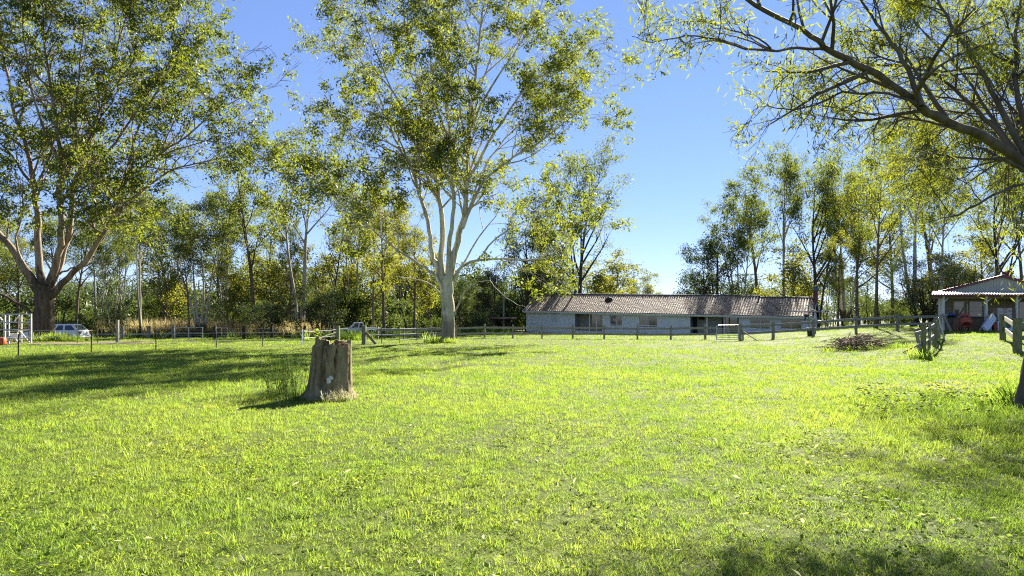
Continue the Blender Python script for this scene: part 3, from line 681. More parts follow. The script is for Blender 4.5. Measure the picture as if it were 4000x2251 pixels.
proto('flower', 'flowering_bush', 8, 'bark_dark', 'leaf_d', 111, [(k * 1.05, .48, .85, .12, .08, None) for k in range(6)], [(10, .08, .4, 30, 70, .2, .05), (5, .2, .5, 25, 60, .25, .0), (3, .3, .5, 25, 60, .3, 0)], (15, .24, .2, .055, .3))
proto('low', 'undergrowth_bush', 3, 'bark_dark', 'leaf_g', 112, [(k * 1.6, .8, .8, .04, .1, None) for k in range(4)], [(7, .1, .45, 30, 70, .2, .05), (3, .2, .5, 25, 60, .25, .0)], (12, .22, .26, .1, .2))
ncopy = 0
def plant(key, u, Y, vtop, label, cat='tree', group=None, wide=1., rot=None, mat=None, base=None):
    """a copy of a prototype and of each of its parts, standing on the ground at pixel column u and distance Y, its top at row vtop"""
    global ncopy
    ncopy += 1; root, top, used = PROTO[key]; p = gu(u, Y) if base is None else base
    h = H + (V0 - vtop) / F * Y - p.z; s = h / top
    if not used: r = root; PROTO[key] = (root, top, True); kids = list(root.children)
    else:
        r = root.copy(); COL.objects.link(r); kids = []
        for c in root.children:
            k = c.copy(); COL.objects.link(k); k.parent = r; kids.append(k)
    r.location = p; r.scale = (s * wide, s * wide, s); r.rotation_euler = (0, 0, rot if rot is not None else (ncopy * 2.399) % 6.283)
    tag(r, label, cat, group)
    if mat: 
        for k in kids:
            if k.name.startswith('crown') or 'crown' in k.name:
                if not used: continue
                k.data = k.data.copy(); k.data.materials[0] = M[mat]
    return r

GW = 'gum trees of the woodland behind the left paddock'; GR = 'gum trees behind the long house and shed'
def woods():
    c = K
    T = [  # key, u, Y, vtop, label, wide
     ('tall', 1172, 80, 465, 'tallest pale gum of the left woodland with twin white trunk and flat umbrella crown', 1.1, .4),
     ('tall2', 1135, 84, 800, 'thin dark-stemmed gum just left of the tall umbrella-crowned gum', .6, None),
     ('tall2', 990, 82, 560, 'brown-trunked gum rising left of the umbrella-crowned gum', 1.0, None),
     ('multi', 785, 72, 735, 'many-stemmed grey gum fanning out near the pipe gate', 1.0, None),
     ('tall2', 738, 71, 860, 'reddish brown gum trunk just left of the many-stemmed grey gum', .7, None),
     ('tall', 551, 73, 690, 'gum with two bright white trunks standing in dry grass behind the wagon', .8, 2.0),
     ('dead', 1290, 86, 760, 'nearly bare dark-stemmed tree between umbrella gum and the middle gum', 1.0, None),
     ('brown', 1460, 84, 700, 'brown gum trunk right behind the white pickup', .8, None),
     ('brown', 1500, 74, 640, 'straight dark brown gum left of the white-trunked middle gum', .9, None),
     ('brown', 1612, 72, 720, 'gum with striped brown shedding trunk close left of the middle gum', .9, None),
     ('young', 1675, 78, 900, 'slim young gum close behind the middle gum trunk', .8, None),
     ('young', 900, 76, 1000, 'leafy young gum left of the round dark bush', .9, None),
     ('young', 1105, 88, 900, 'yellow-green young gum behind the round dark bush', 1.2, None),
     ('brown', 860, 96, 760, 'leafy gum deep in the wood behind the many-stemmed grey gum', 1.0, None),
     ('young', 640, 84, 940, 'young gum in dry grass right of the two white trunks', 1.1, None),
     ('multi', 430, 84, 830, 'thin forked pale gum right of the white station wagon', .8, None),
     ('tall2', 300, 88, 760, 'brown gum half hidden behind the huge spreading gum', .9, None),
     ('brown', 60, 92, 780, 'gum behind the white steel frame at the left edge', 1.1, None),
     ('multi', -60, 84, 800, 'leaning gum cut by the left edge of the frame', 1., None),
     ('tall', 380, 104, 800, 'far gum seen between the huge spreading gum and two white trunks', 1.0, None),
     ('tall2', 660, 108, 760, 'far gum between the two white trunks and many-stemmed gum', 1.1, None),
     ('brown', 1240, 108, 940, 'far bushy gum between umbrella gum and the bare tree', 1.3, None),
     ('young', 1340, 98, 930, 'young gum behind the light green bush by the pickup', 1.4, None),
     ('tall2', 1390, 104, 820, 'far gum above the light green bush by the pickup', 1.0, None),
     ('brown', 1560, 100, 800, 'far gum left of the middle gum and beyond the rail fence', 1.2, None),
     ('tall', 880, 92, 690, 'slim pale gum between the many-stemmed gum and the brown-trunked one', .8, .9),
     ('tall', 700, 97, 745, 'slim pale gum behind the reddish brown gum trunk', .9, None),
     ('tall2', 1040, 101, 735, 'slim gum just right of the brown-trunked gum and left of the umbrella one', .9, None),
     ('tall', 1385, 96, 690, 'slim pale gum rising between the bare tree and the brown gum by the pickup', .9, None),
     ('tall', 480, 97, 770, 'slim pale gum just left of the two bright white trunks', .9, None),
     ('tall', 200, 100, 800, 'pale gum seen through the limbs of the huge spreading gum', 1., None),
     ('fan', 2262, 104, 535, 'tall dark-limbed gum with sparse fan crown behind the left end of the house', 1.0, 1.0),
     ('dark', 2062, 96, 760, 'dark spreading tree beside the left end wall of the house', .75, None),
     ('dark', 1925, 88, 1010, 'dense dark tree right behind the middle gum', .85, None),
     ('dark', 1800, 92, 1050, 'dark tree directly behind the middle gum trunk', .8, None),
     ('brown', 2160, 112, 830, 'leafy gum between the dark spreading tree and the fan-crowned gum', 1.2, None),
     ('young', 2390, 112, 960, 'yellow-green gum behind the house right of the fan-crowned gum', 1.5, None),
     ('young', 2330, 122, 1000, 'low gum behind the ridge near the satellite dish', 1.6, None),
     ('dark', 2790, 108, 860, 'rounded leafy gum at the left end of the trees behind the roof', 1.0, None),
     ('multi', 2880, 112, 720, 'slender gum behind the roof left of the tall white-trunked one', .9, None),
     ('tall', 3070, 112, 530, 'tall pale-trunked gum behind the roof with rounded top', .75, 1.3),
     ('tall2', 2960, 120, 640, 'gum with arching limbs behind the roof gap', 1.0, None),
     ('fan', 3193, 100, 545, 'dark-trunked gum behind the chimney flue', .85, 2.2),
     ('brown', 3272, 74, 880, 'forked brown gum right of the house gable', .9, None),
     ('tall2', 3424, 58, 560, 'slender dark straight gum behind the yard rail fence', .8, None),
     ('tall', 3568, 84, 350, 'tall gum with big pale trunk above the dark flowering bush', .9, .3),
     ('tall', 3668, 88, 560, 'pale slim gum right above the dark flowering bush', .8, None),
     ('fan', 3905, 76, 470, 'large grey-brown gum behind the shed roof peak', .8, None),
     ('tall2', 3992, 86, 500, 'gum at the right edge behind the shed', .8, None),
     ('brown', 3358, 92, 640, 'brown gum between the forked gum and the slender dark gum', 1.0, None),
     ('brown', 3480, 104, 680, 'leafy gum behind the slender dark gum', 1.1, None),
     ('young', 3760, 92, 900, 'yellow-green gum behind the left slope of the shed roof', 1.3, None),
     ('young', 3120, 110, 900, 'yellow-green gum just left of the chimney flue', 1.4, None),
     ('multi', 3300, 116, 620, 'far gum above the house gable', 1.0, None),
     ('tall2', 3640, 116, 520, 'far gum behind the two pale gums', 1.0, None),
     ('brown', 3840, 112, 800, 'far leafy gum behind the shed', 1.2, None),
     ('young', 2520, 190, 1035, 'hazy distant gum beyond the middle of the roof', 1.2, None),
     ('young', 2450, 180, 1080, 'hazy low gum just left of the most distant ones', 1.3, None),
     ('young', 2660, 240, 1140, 'small hazy tree on the skyline above the roof gap', 1.5, None),
     ('young', 2730, 220, 1120, 'small hazy tree at the skyline left of the rounded gum', 1.5, None),
     ('young', 2610, 260, 1155, 'tiny hazy tree on the skyline above the roof', 1.8, None),
    ]
    for key, u, Y, vt, lab, wd, rot in T: plant(key, u, Y, vt, lab, 'tree', GW if u < 2050 else GR, wd, rot)
    B = [('bushd', 1050, 70, 1150, 'round dark bush behind the back paddock fence', 1.2), ('bushd', 1245, 72, 1075, 'tall dark bush between the round one and the light green one', .9),
         ('bushg', 1375, 96, 1080, 'light green bush in front of the white pickup', .9), ('bushd', 450, 70, 1120, 'dark bushy sapling right of the white wagon', .6),
         ('bushg', 640, 88, 1130, 'sunlit green bush in the dry grass by the green pole', 1.), ('bushg', 345, 74, 1200, 'small leafy shrub just behind the wagon', 1.),
         ('bushd', 1880, 74, 1200, 'dark rounded shrub just right of the middle gum trunk', .9), ('bushg', 1700, 76, 1225, 'small green shrub just left of the middle gum trunk', 1.),
         ('bushg', 1990, 104, 1180, 'pale sunlit shrub behind the open shelter', 1.4), ('bushg', 2070, 120, 1190, 'sunlit shrub close to the house end wall', 1.5), ('bushg', 940, 80, 1200, 'green shrub left of the round dark bush', 1.),
         ('bushg', 3520, 62, 1175, 'sunlit bush with yellowish leaves under the dark flowering bush', 1.), ('bushd', 820, 86, 1150, 'dark shrub behind the pipe gate', 1.1)]
    for key, u, Y, vt, lab, wd in B: plant(key, u, Y, vt, lab, 'bush', 'bushes around the paddock', wd)
    r = plant('flower', 3610, 56, 965, 'large dark bush dotted with red flowers left of the shed', 'bush', None, 1.0, 1.1)
    plant('flower', 3790, 62, 1020, 'second dark flowering bush partly behind the shed roof', 'bush', None, .9, 2.2)
    # red flower heads on the big bush
    rg = random.Random(4); b = MB(); h = 1 / r.scale[2]
    for i in range(46):
        a = rg.uniform(3.4, 6.1); q = rg.uniform(.4, .95); z = rg.uniform(2.4, 6.2)
        p = Vector((math.cos(a) * 2.9 * q, math.sin(a) * 2.6 * q - .2, z))
        p = r.matrix_basis.inverted() @ (Vector(r.location) + p)
        for k in range(5):
            d = rvec(rg) * .11; t = rvec(rg).cross(d).normalized() * .05; b.add([p - d, p + t, p + d, p - t], [(0, 1, 2, 3)])
    ob = b.build('flower_heads', M['flower'], r); ob['kind'] = 'stuff'; ob['label'] = 'scattered red flower heads'
    # far wood: one mass of trunks and foliage behind the individual trees
    rgn = np.random.default_rng(9); gzv = np.vectorize(gz)
    def massclump(seed, Ht, wdt, nl, tr):
        q = np.random.default_rng(seed); v = []; f = []
        for k in range(tr):
            x, y = q.uniform(-wdt * .4, wdt * .4, 2); l = q.normal(0, .1, 2) * Ht; w = q.uniform(.1, .2); n = len(v)
            for zz, ww in ((-.5, w), (Ht * .9, w * .3)):
                for a in range(4): v.append((x + l[0] * zz / Ht + ww * math.cos(a * 1.57), y + l[1] * zz / Ht + ww * math.sin(a * 1.57), zz))
            f += [(n + a, n + (a + 1) % 4, n + 4 + (a + 1) % 4, n + 4 + a) for a in range(4)]
        C = q.uniform(-1, 1, (14, 3)) * [wdt * .5, wdt * .5, Ht * .42] + [0, 0, Ht * .55]
        c = C[q.integers(0, 14, nl)] + q.normal(0, 1, (nl, 3)) * [wdt * .16, wdt * .16, Ht * .08]; c[:, 2] = np.clip(c[:, 2], .1, Ht)
        for p in c:
            d = q.normal(0, .28, 3); s = np.cross(d, q.normal(0, 1, 3)); s = s / np.linalg.norm(s) * .1; n = len(v)
            v += [tuple(p - d * .7), tuple(p + s), tuple(p + d * .7), tuple(p - s)]; f.append((n, n + 1, n + 2, n + 3))
        return v, f
    x = np.concatenate([rgn.uniform(-120, 10, 330), rgn.uniform(8, 45, 60), rgn.uniform(42, 130, 130)])
    y = np.concatenate([rgn.uniform(108, 165, 330), rgn.uniform(125, 150, 60), rgn.uniform(115, 180, 130)])
    w = (np.abs(x / y) < .9) & ~((x / y > .1) & (x / y < .3)); x, y = x[w], y[w]; n = len(x)
    k = rgn.uniform(.6, 1.15, n) * np.where(x / y > .2, .85, 1)
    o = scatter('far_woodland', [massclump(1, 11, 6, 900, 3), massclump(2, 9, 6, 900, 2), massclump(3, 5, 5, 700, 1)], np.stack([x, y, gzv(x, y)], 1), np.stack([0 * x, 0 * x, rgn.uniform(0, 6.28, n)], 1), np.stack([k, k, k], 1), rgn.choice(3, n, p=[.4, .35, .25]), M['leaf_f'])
    n = 150; x = rgn.uniform(-75, 0, n); y = rgn.uniform(92, 118, n); k = rgn.uniform(.6, 1.2, n); w = (x / y > -.8); x, y, k = x[w], y[w], k[w]; n = len(x)
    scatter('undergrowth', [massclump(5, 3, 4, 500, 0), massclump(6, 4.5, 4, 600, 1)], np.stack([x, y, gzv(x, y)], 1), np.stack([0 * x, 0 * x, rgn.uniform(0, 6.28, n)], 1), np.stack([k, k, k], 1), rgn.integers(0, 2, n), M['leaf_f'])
woods()

# ---------------------------------------------------------------- the long house
def house():
    YL, YR = 93.0, 76.0
    A = Vector(((2045 - U0) / F * YL, YL, 0)); B = Vector(((3172 - U0) / F * YR, YR, 0))
    Ln = (B - A).length; d = (B - A) / Ln; bk = Vector((-d.y, d.x, 0))           # along the front, and back
    def ez(s): return 2.75 - (2.75 - 1.84) * s / Ln                                # underside of the roof edge
    def P(s, dep, h): q = A + d * s + bk * dep; q.z = ez(s) + h; return q            # h measured from the eave
    def su(u, dep):                                                                # where the view ray of column u meets depth plane dep
        k = (u - U0) / F; o = A + bk * dep; return (k * o.y - o.x) / (d.x - k * d.y)
    def hv(s, dep, v): q = P(s, dep, 0); return H - (v - V0) / F * q.y - q.z
    T = thing('long_house', 'long single-storey grey weatherboard house with brown tiled roof', 'house', A + Vector((0, 0, gz(A.x, A.y))))
    wd = .5                                                                        # wall plane set back from the roof edge
    def slab(s0, s1, d0, d1, h0, h1, name, m, lab=None):
        b = MB(); b.hexa([P(s0, d0, h0), P(s1, d0, h0), P(s1, d1, h0), P(s0, d1, h0)], [P(s0, d0, h1), P(s1, d0, h1), P(s1, d1, h1), P(s0, d1, h1)])
        o = b.build(name, m, T)
        if lab: o['label'] = lab
        return o
    BOT = -3.2; Dw = 9.4
    sL = su(2058, wd); sR = su(3168, wd)
    seg = [(sL, su(2245, wd)), (su(2357, wd), su(2695, wd)), (su(2888, wd), sR)]
    rec = [(seg[0][1], seg[1][0]), (seg[1][1], seg[2][0])]
    board_h = .235
    def boards(s0, s1, dep, holes):
        # one lapped weatherboard per course, split round the window openings
        k = 0; h = -.02
        while h > BOT:
            cuts = [(s0, s1)]
            for (a, b_, lo, hi) in holes:
                if h - board_h < hi - .02 and h > lo + .02:
                    cuts = [c for (x, y) in cuts for c in ((x, min(y, a)), (max(x, b_), y)) if c[1] - c[0] > .05]
            for (x, y) in cuts:
                q = MB(); lo = h - board_h
                q.hexa([P(x, dep - .035, lo), P(y, dep - .035, lo), P(y, dep + .02, lo), P(x, dep + .02, lo)], [P(x, dep - .006, h), P(y, dep - .006, h), P(y, dep + .02, h), P(x, dep + .02, h)])
                q.build('weatherboard', M['siding'], T)
            h -= board_h
    wins = [[(2155, 2176, 1229, 1259, 1)], [(2385, 2430, 1233, 1269, 0), (2498, 2567, 1235, 1271, 2)], [(2932, 3008, 1245, 1284, 3), (3050, 3131, 1250, 1284, 3)]]
    for (s0, s1), ws in zip(seg, wins):
        holes = []
        for (ua, ub, va, vb, kind) in ws:
            a, b_ = su(ua, wd), su(ub, wd); mid = (a + b_) / 2; hi, lo = hv(mid, wd, va), hv(mid, wd, vb); holes.append((a, b_, lo, hi))
            fr = MB(); w = .09
            for (x0, x1, y0, y1) in ((a - w, b_ + w, hi, hi + w), (a - w, b_ + w, lo - w, lo), (a - w, a, lo, hi), (b_, b_ + w, lo, hi)):
                fr.hexa([P(x0, wd - .07, y0), P(x1, wd - .07, y0), P(x1, wd + .06, y0), P(x0, wd + .06, y0)], [P(x0, wd - .07, y1), P(x1, wd - .07, y1), P(x1, wd + .06, y1), P(x0, wd + .06, y1)])
            win = fr.build('window', M['trim'], T)
            win['_o'] = tuple(T['_o'])
            def kid(name, m, x0, x1, y0, y1, d0, d1):
                q = MB(); q.hexa([P(x0, d0, y0), P(x1, d0, y0), P(x1, d1, y0), P(x0, d1, y0)], [P(x0, d0, y1), P(x1, d0, y1), P(x1, d1, y1), P(x0, d1, y1)]); q.build(name, m, win)
            m1, m2 = {0: ('glass', 'glass'), 1: ('glassl', 'glassl'), 2: ('glassb', 'glass'), 3: ('glass', 'glass')}[kind]
            kid('pane', M[m1], a, mid, lo, hi, wd + .03, wd + .04); kid('pane', M[m2], mid, b_, lo, hi, wd + .034, wd + .044)
            kid('mullion', M['trim'], mid - .03, mid + .03, lo, hi, wd - .02, wd + .028)
            if kind == 3: kid('glazing_bar', M['trim'], a, b_, (lo + hi) / 2 - .02, (lo + hi) / 2 + .02, wd - .012, wd + .027)
            if kind == 2: kid('curtain', M['sidingw'], a + (mid - a) * .62, a + (mid - a) * .95, lo, hi, wd + .05, wd + .06)
        boards(s0, s1, wd, holes)
        slab(s0 - .05, s0 + .05, wd - .05, wd + .03, BOT, 0, 'corner_trim', M['trim']); slab(s1 - .05, s1 + .05, wd - .05, wd + .03, BOT, 0, 'corner_trim', M['trim'])
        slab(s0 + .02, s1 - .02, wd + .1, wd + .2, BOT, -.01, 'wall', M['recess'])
    # recessed entries
    for i, (s0, s1) in enumerate(rec):
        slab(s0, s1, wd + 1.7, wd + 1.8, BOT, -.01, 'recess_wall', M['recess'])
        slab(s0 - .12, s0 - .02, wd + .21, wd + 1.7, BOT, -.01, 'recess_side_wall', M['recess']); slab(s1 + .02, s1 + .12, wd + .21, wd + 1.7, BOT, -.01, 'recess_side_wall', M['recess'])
        slab(s0, s1, wd - .15, wd + 1.69, BOT, -2.42, 'porch_floor', M['gutter'])
    def panel(ua, ub, va, vb, dep, m, name, th=.05):
        a, b_ = su(ua, dep), su(ub, dep); hi, lo = hv((a + b_) / 2, dep, va), hv((a + b_) / 2, dep, vb)
        return slab(a, b_, dep, dep + th, lo, hi, name, m)
    def pst(u): s = su(u, wd); slab(s - .06, s + .06, wd - .06, wd + .06, -2.6, 0, 'porch_post', M['trim'])
    for u in (2303, 2762, 2829): pst(u)
    for ua, ub in ((2307, 2328), (2331, 2352)): panel(ua, ub, 1228, 1300, wd + .3, M['glassb'], 'glass_door')
    panel(2327.6, 2331.4, 1228, 1300, wd + .26, M['trim'], 'door_frame'); panel(2352, 2357, 1228, 1300, wd + .26, M['trim'], 'door_frame')
    panel(2707, 2723, 1236, 1312, wd + 1.6, M['dark'], 'door'); w = panel(2728, 2752, 1236, 1250, wd + 1.62, M['dark'], 'window')
    panel(2820, 2828, 1240, 1312, wd + 1.6, M['dark'], 'door'); panel(2834, 2850, 1240, 1312, wd + 1.6, M['glassb'], 'glass_door'); panel(2852, 2880, 1240, 1312, wd + 1.61, M['glass'], 'glass_door')
    # end walls and back wall
    b = MB(); rise = 2.4; D = 5.0
    def gable(s, dd, m, nm):
        q = MB(); n0 = [P(s, wd, BOT), P(s, Dw, BOT), P(s, Dw, -.02), P(s, D, rise - .27), P(s, wd, -.02)]; n1 = [p + d * dd for p in n0]
        q.add(n0 + n1, [(0, 1, 2, 3, 4), (9, 8, 7, 6, 5)] + [(i, (i + 1) % 5, (i + 1) % 5 + 5, i + 5) for i in range(5)]); q.build(nm, m, T)
    gable(sL + .03, .12, M['siding'], 'end_wall'); gable(sR - .1, .12, M['sidingw'], 'end_wall')
    h = 1.6
    while h > BOT:      # cream boards on the right end wall
        w0 = max(wd, wd + (h + .0) / (rise - .25) * (D - wd)) if h > 0 else wd; w1 = Dw - (w0 - wd)
        q = MB(); q.hexa([P(sR + .028, w0, h - .23), P(sR + .055, w0, h - .23), P(sR + .055, w1, h - .23), P(sR + .028, w1, h - .23)], [P(sR + .022, w0, h), P(sR + .03, w0, h), P(sR + .03, w1, h), P(sR + .022, w1, h)])
        q.build('weatherboard', M['sidingw'], T); h -= .235
    slab(sL, sR, Dw, Dw + .1, BOT, 0, 'back_wall', M['siding'])
    # lean-to awning on the end wall
    q = MB(); q.hexa([P(sR + .06, 2.2, -.3), P(sR + 1.5, 2.2, -.6), P(sR + 1.5, 6.5, -.6), P(sR + .06, 6.5, -.3)], [P(sR + .06, 2.2, -.22), P(sR + 1.5, 2.2, -.52), P(sR + 1.5, 6.5, -.52), P(sR + .06, 6.5, -.22)]); q.build('side_awning', M['cream'], T)
    for dp in (2.4, 6.2): 
        q = MB(); q.bar(P(sR + 1.4, dp, -.62), P(sR + 1.4, dp, -2.6), .09, .09); q.build('awning_post', M['cream'], T)
    # roof: two runs, the right one a step lower
    s1 = su(2968, D); sa, sb = -.1, Ln + .15
    def roof(x0, x1, drop, e):
        r = rise - drop
        q = MB(); q.add([P(x0, 0, .02), P(x1, 0, .02), P(x1, D, r), P(x0, D, r), P(x1, 2 * D, .02), P(x0, 2 * D, .02), P(x0, 0, -.06), P(x1, 0, -.06), P(x1, D, r - .1), P(x0, D, r - .1), P(x1, 2 * D, -.06), P(x0, 2 * D, -.06)],
                        [(0, 1, 2, 3), (3, 2, 4, 5), (6, 9, 8, 7), (9, 11, 10, 8), (0, 3, 9, 6), (3, 5, 11, 9), (1, 7, 8, 2), (2, 8, 10, 4), (0, 6, 7, 1), (5, 4, 10, 11)])
        q.build('roof', M['ridge'], T)
        rows, cw = 20, .3; n = int((x1 - x0) / cw); t = MB(); slope = Vector((0, 0, 0)); rg = random.Random(int(x0) + 3)
        nrm_h, nrm_d = D / math.hypot(D, r), -r / math.hypot(D, r)                # outward normal of the front slope: (depth, height)
        for j in range(rows):
            a, b_ = j / rows, (j + 1.12) / rows
            for i in range(n):
                xa = x0 + i * cw; lift = rg.uniform(0, .012)
                v = []
                for f, o0 in ((a, .075 + lift), (min(b_, 1), .03)):
                    for k, wv in ((0, 0), (.3, .055), (.62, .05), (.98, -.005)):
                        o = o0 + wv; v.append(P(xa + k * cw, f * D + nrm_d * o, .02 + f * (r - .02) + nrm_h * o))
                for k, wv in ((0, 0), (.3, .055), (.62, .05), (.98, -.005)): v.append(P(xa + k * cw, a * D, .02 + a * (r - .02) + .01))
                t.add(v, [(0, 1, 5, 4), (1, 2, 6, 5), (2, 3, 7, 6), (8, 9, 1, 0), (9, 10, 2, 1), (10, 11, 3, 2)])
        o = t.build('roof_tiles', M['tile'], T); o['kind'] = 'stuff'
        i = 0; x = x0
        while x < x1 - .1:    # ridge caps, one by one
            q = MB(); c0, c1 = P(x, D, r + .04), P(min(x + .44, x1 + .04), D, r + .055)
            q.tube([c0, c1], [.13, .15], 8); q.build('ridge_cap', M['ridge'], T); x += .42
    roof(sa, s1, 0, 0); roof(s1 + .004, sb, .16, 1)
    # fascia and gutter
    q = MB(); q.bar(P(sa, -.02, -.12), P(sb, -.02, -.12), .02, .2); q.build('fascia', M['trim'], T)
    q = MB(); q.bar(P(sa, -.11, -.05), P(sb, -.11, -.05), .14, .12); q.build('gutter', M['gutter'], T)
    q = MB(); q.hexa([P(sa, .0, -.15), P(sb, 0, -.15), P(sb, wd - .06, -.15), P(sa, wd - .06, -.15)], [P(sa, .0, -.12), P(sb, 0, -.12), P(sb, wd - .06, -.12), P(sa, wd - .06, -.12)]); q.build('soffit', M['trim'], T)
    for x in (sa - .03, sb + .03):
        q = MB(); q.bar(P(x, -.05, -.05), P(x, D, rise - (.16 if x > 5 else 0) - .06), .035, .22); q.bar(P(x, D, rise - (.16 if x > 5 else 0) - .06), P(x, 2 * D, -.08), .035, .22); q.build('bargeboard', M['sidingw' if x > 5 else 'trim'], T)
    q = MB(); q.bar(P(sb - .1, 2 * D - .3, -.3), P(sb - .1, .3, -.3), .3, .05); 
    # flue
    s = su(3185, 3.6); q = MB(); base = P(s, 3.9, 1.7); q.tube([base, base + Vector((0, 0, 1.5))], .26, 12); f = q.build('flue', M['maroon'], T)
    q = MB(); q.lathe([(.0, .0), (.34, .02), (.34, .2), (.2, .3), (.2, .36), (.38, .38), (.3, .5), (.0, .56)], base + Vector((0, 0, 1.45)), 14); q.build('flue_cowl', M['polepaint'], f)
    # satellite dish on the roof
    s = su(2378, 1.2); p = P(s, 1.25, .75); q = MB(); q.tube([p + Vector((0, 0, -.3)), p + Vector((0, 0, .35)), p + Vector((0, -.1, .6))], .045, 8); m = q.build('satellite_dish', M['galv'], T)
    nrm = Vector((-.15, .8, .55)).normalized(); rotm = nrm.to_track_quat('Z', 'Y').to_matrix() @ Matrix.Diagonal((1, .85, 1)); q = MB()
    q.lathe([(0, 0), (.2, .015), (.4, .06), (.53, .12), (.54, .14), (.4, .085), (.2, .04), (0, .03)], p + Vector((0, -.05, .82)), 20, rotm); q.build('dish', M['black'], m, smooth=True)
    q = MB(); q.tube([p + Vector((0, -.1, .5)), p + Vector((-.05, .45, .7))], .02, 5); q.build('feed_arm', M['galv'], m)
    # vent line and pipe straps on the roof
    q = MB(); s = su(2360, 2); q.tube([P(s, .1, .16), P(s, 2.5, 1.34), P(s, 4.3, 2.2)], .025, 5); q.tube([P(s, 4.3, 2.2), P(s - 1.2, 4.3, 2.2)], .025, 5); q.build('roof_cable', M['galv'], T)
house()

# ---------------------------------------------------------------- the stump
def stump():
    c = gu(1287, 14.8); rg = random.Random(3)
    T = thing('tree_stump', 'weathered hollow tree stump with cracked grey-brown sides standing in the lawn', 'stump', c)
    n, hN = 84, 30; ph = [rg.uniform(0, 6.28) for _ in range(8)]
    cracks = [(rg.uniform(0, 6.28), rg.uniform(.03, .09), rg.uniform(.02, .09), rg.uniform(0, .5)) for _ in range(11)]
    cracks += [(4.5, .16, .12, 0), (4.7, .05, .1, 0), (5.25, .05, .05, .3)]
    def rim(a):
        # a: 3pi/2 faces the camera, pi is the left; the left front stands higher
        g = math.cos(a - 3.95)
        h = 1.17 + (.14 if g > .62 else 0) + .03 * math.sin(5 * a + 1) + .02 * math.sin(13 * a) + .035 * math.cos(a - 1.3)
        return h + (.02 * rg.uniform(-1, 1))
    rims = [rim(2 * math.pi * k / n) for k in range(n)]
    def rad(a, t):
        r = .41 + .095 * max(0, 1 - t) ** 1.5 + .14 * max(0, 1 - t * 6) ** 2
        r *= 1 + .025 * math.sin(3 * a + ph[0]) + .02 * math.sin(7 * a + ph[1] + t) + .006 * math.sin(17 * a + ph[2] + 2 * t) + .004 * math.sin(31 * a + ph[3] + 3 * t)
        r *= 1 + max(0, 1 - t * 4) * .1 * math.sin(5 * a + ph[4])
        for (ca, w, dp, t0) in cracks:
            d = abs((a - ca + .12 * math.sin(t * 5 + ca) + math.pi) % (2 * math.pi) - math.pi)
            if d < w and t > t0: r -= dp * (1 - d / w) * min(1, (t - t0) * 4) * .75
        g = math.cos(a - 3.95)
        if g > .62 and t > .9: r -= .05
        return r
    b = MB()
    lean = lambda z: Vector((.05 * z / 1.2, .02 * z, 0))
    for j in range(hN + 1):
        for k in range(n):
            a = 2 * math.pi * k / n; z = -.12 + (rims[k] + .12) * j / hN; t = max(0, z / 1.25); r = rad(a, t) + rg.uniform(-.004, .004)
            b.v.append(tuple(c + Vector((r * math.cos(a), r * math.sin(a), z)) + lean(z)))
    for j in range(hN):
        for k in range(n): b.f.append((j * n + k, j * n + (k + 1) % n, (j + 1) * n + (k + 1) % n, (j + 1) * n + k))
    m0 = len(b.v)                                  # rim ring then down into the hollow
    for q, (ri, dz) in enumerate(((.78, -.005), (.66, -.12), (.58, -.4), (.0, -.45))):
        for k in range(n):
            a = 2 * math.pi * k / n; z = rims[k] + dz + (rg.uniform(-.03, .03) if q < 2 else 0); r = rad(a, min(1, z / 1.25)) * (ri + .05 * math.sin(4 * a + q))
            if ri == 0: r = 0; z = .75
            b.v.append(tuple(c + Vector((r * math.cos(a), r * math.sin(a), z)) + lean(z)))
    for q in range(4):
        s = hN * n if q == 0 else m0 + (q - 1) * n; e = m0 + q * n
        for k in range(n): b.f.append((s + k, s + (k + 1) % n, e + (k + 1) % n, e + k))
    o = b.build('trunk', M['stump'], T, smooth=False)
    q = MB()
    for k in range(14):     # crumbling red heartwood slabs inside the hollow
        a = rg.uniform(0, 6.28); r = rg.uniform(.18, .34); p = c + Vector((r * math.cos(a), r * math.sin(a), rg.uniform(.9, 1.1)))
        q.box(p, (rg.uniform(.04, .1), rg.uniform(.03, .06), rg.uniform(.2, .34)), Matrix.Rotation(a, 3, 'Z') @ Matrix.Rotation(rg.uniform(-.3, .3), 3, 'X'))
    q.build('rotten_heartwood', M['stumpin'], T)
    for (a, z, s) in ((4.9, .42, .045), (4.99, .47, .035), (4.94, .37, .03), (5.04, .45, .03), (4.88, .36, .025)):
        r = rad(a, z / 1.25); p = c + Vector((r * math.cos(a), r * math.sin(a), z)) + lean(z); q = MB()
        q.lathe([(0, -.012), (s, -.008), (s * 1.05, .006), (s * .6, .022), (0, .026)], p, 10, Vector((math.cos(a), math.sin(a), .25)).to_track_quat('Z', 'Y').to_matrix()); q.build('bracket_fungus', M['fungus'], T)
    # seedling growing out of the top
    p = c + Vector((-.22, -.2, 1.22)); q = MB(); q.tube([p + Vector((0, 0, -.1)), p + Vector((.01, 0, .1)), p + Vector((0, 0, .24))], .008, 5)
    t = thing('seedling', 'small bright green seedling sprouting from the stump top', 'seedling', p); q.build('stem', M['weed'], t)
    q = MB()
    for k in range(12):
        a = k * 2.4; z = .08 + .015 * k; d = Vector((math.cos(a), math.sin(a), .5)) * .1; s = Vector((-d.y, d.x, 0)) * .4; o = p + Vector((0, 0, z)); q.add([o, o + d * .55 + s, o + d * 1.1, o + d * .55 - s], [(0, 1, 2, 3)])
    q.build('leaves', M['clover'], t)
    # tall weeds on its left, shade put into their leaf colour
    n = 48; rr = np.random.default_rng(3); a = rr.uniform(2.7, 4.4, n); r = rr.uniform(.5, 1.2, n); x = c.x + r * np.cos(a) * 1.15 - .1; y = c.y + r * np.sin(a) * .8; k = rr.uniform(.2, .6, n) * (1.3 - .55 * (r - .5))
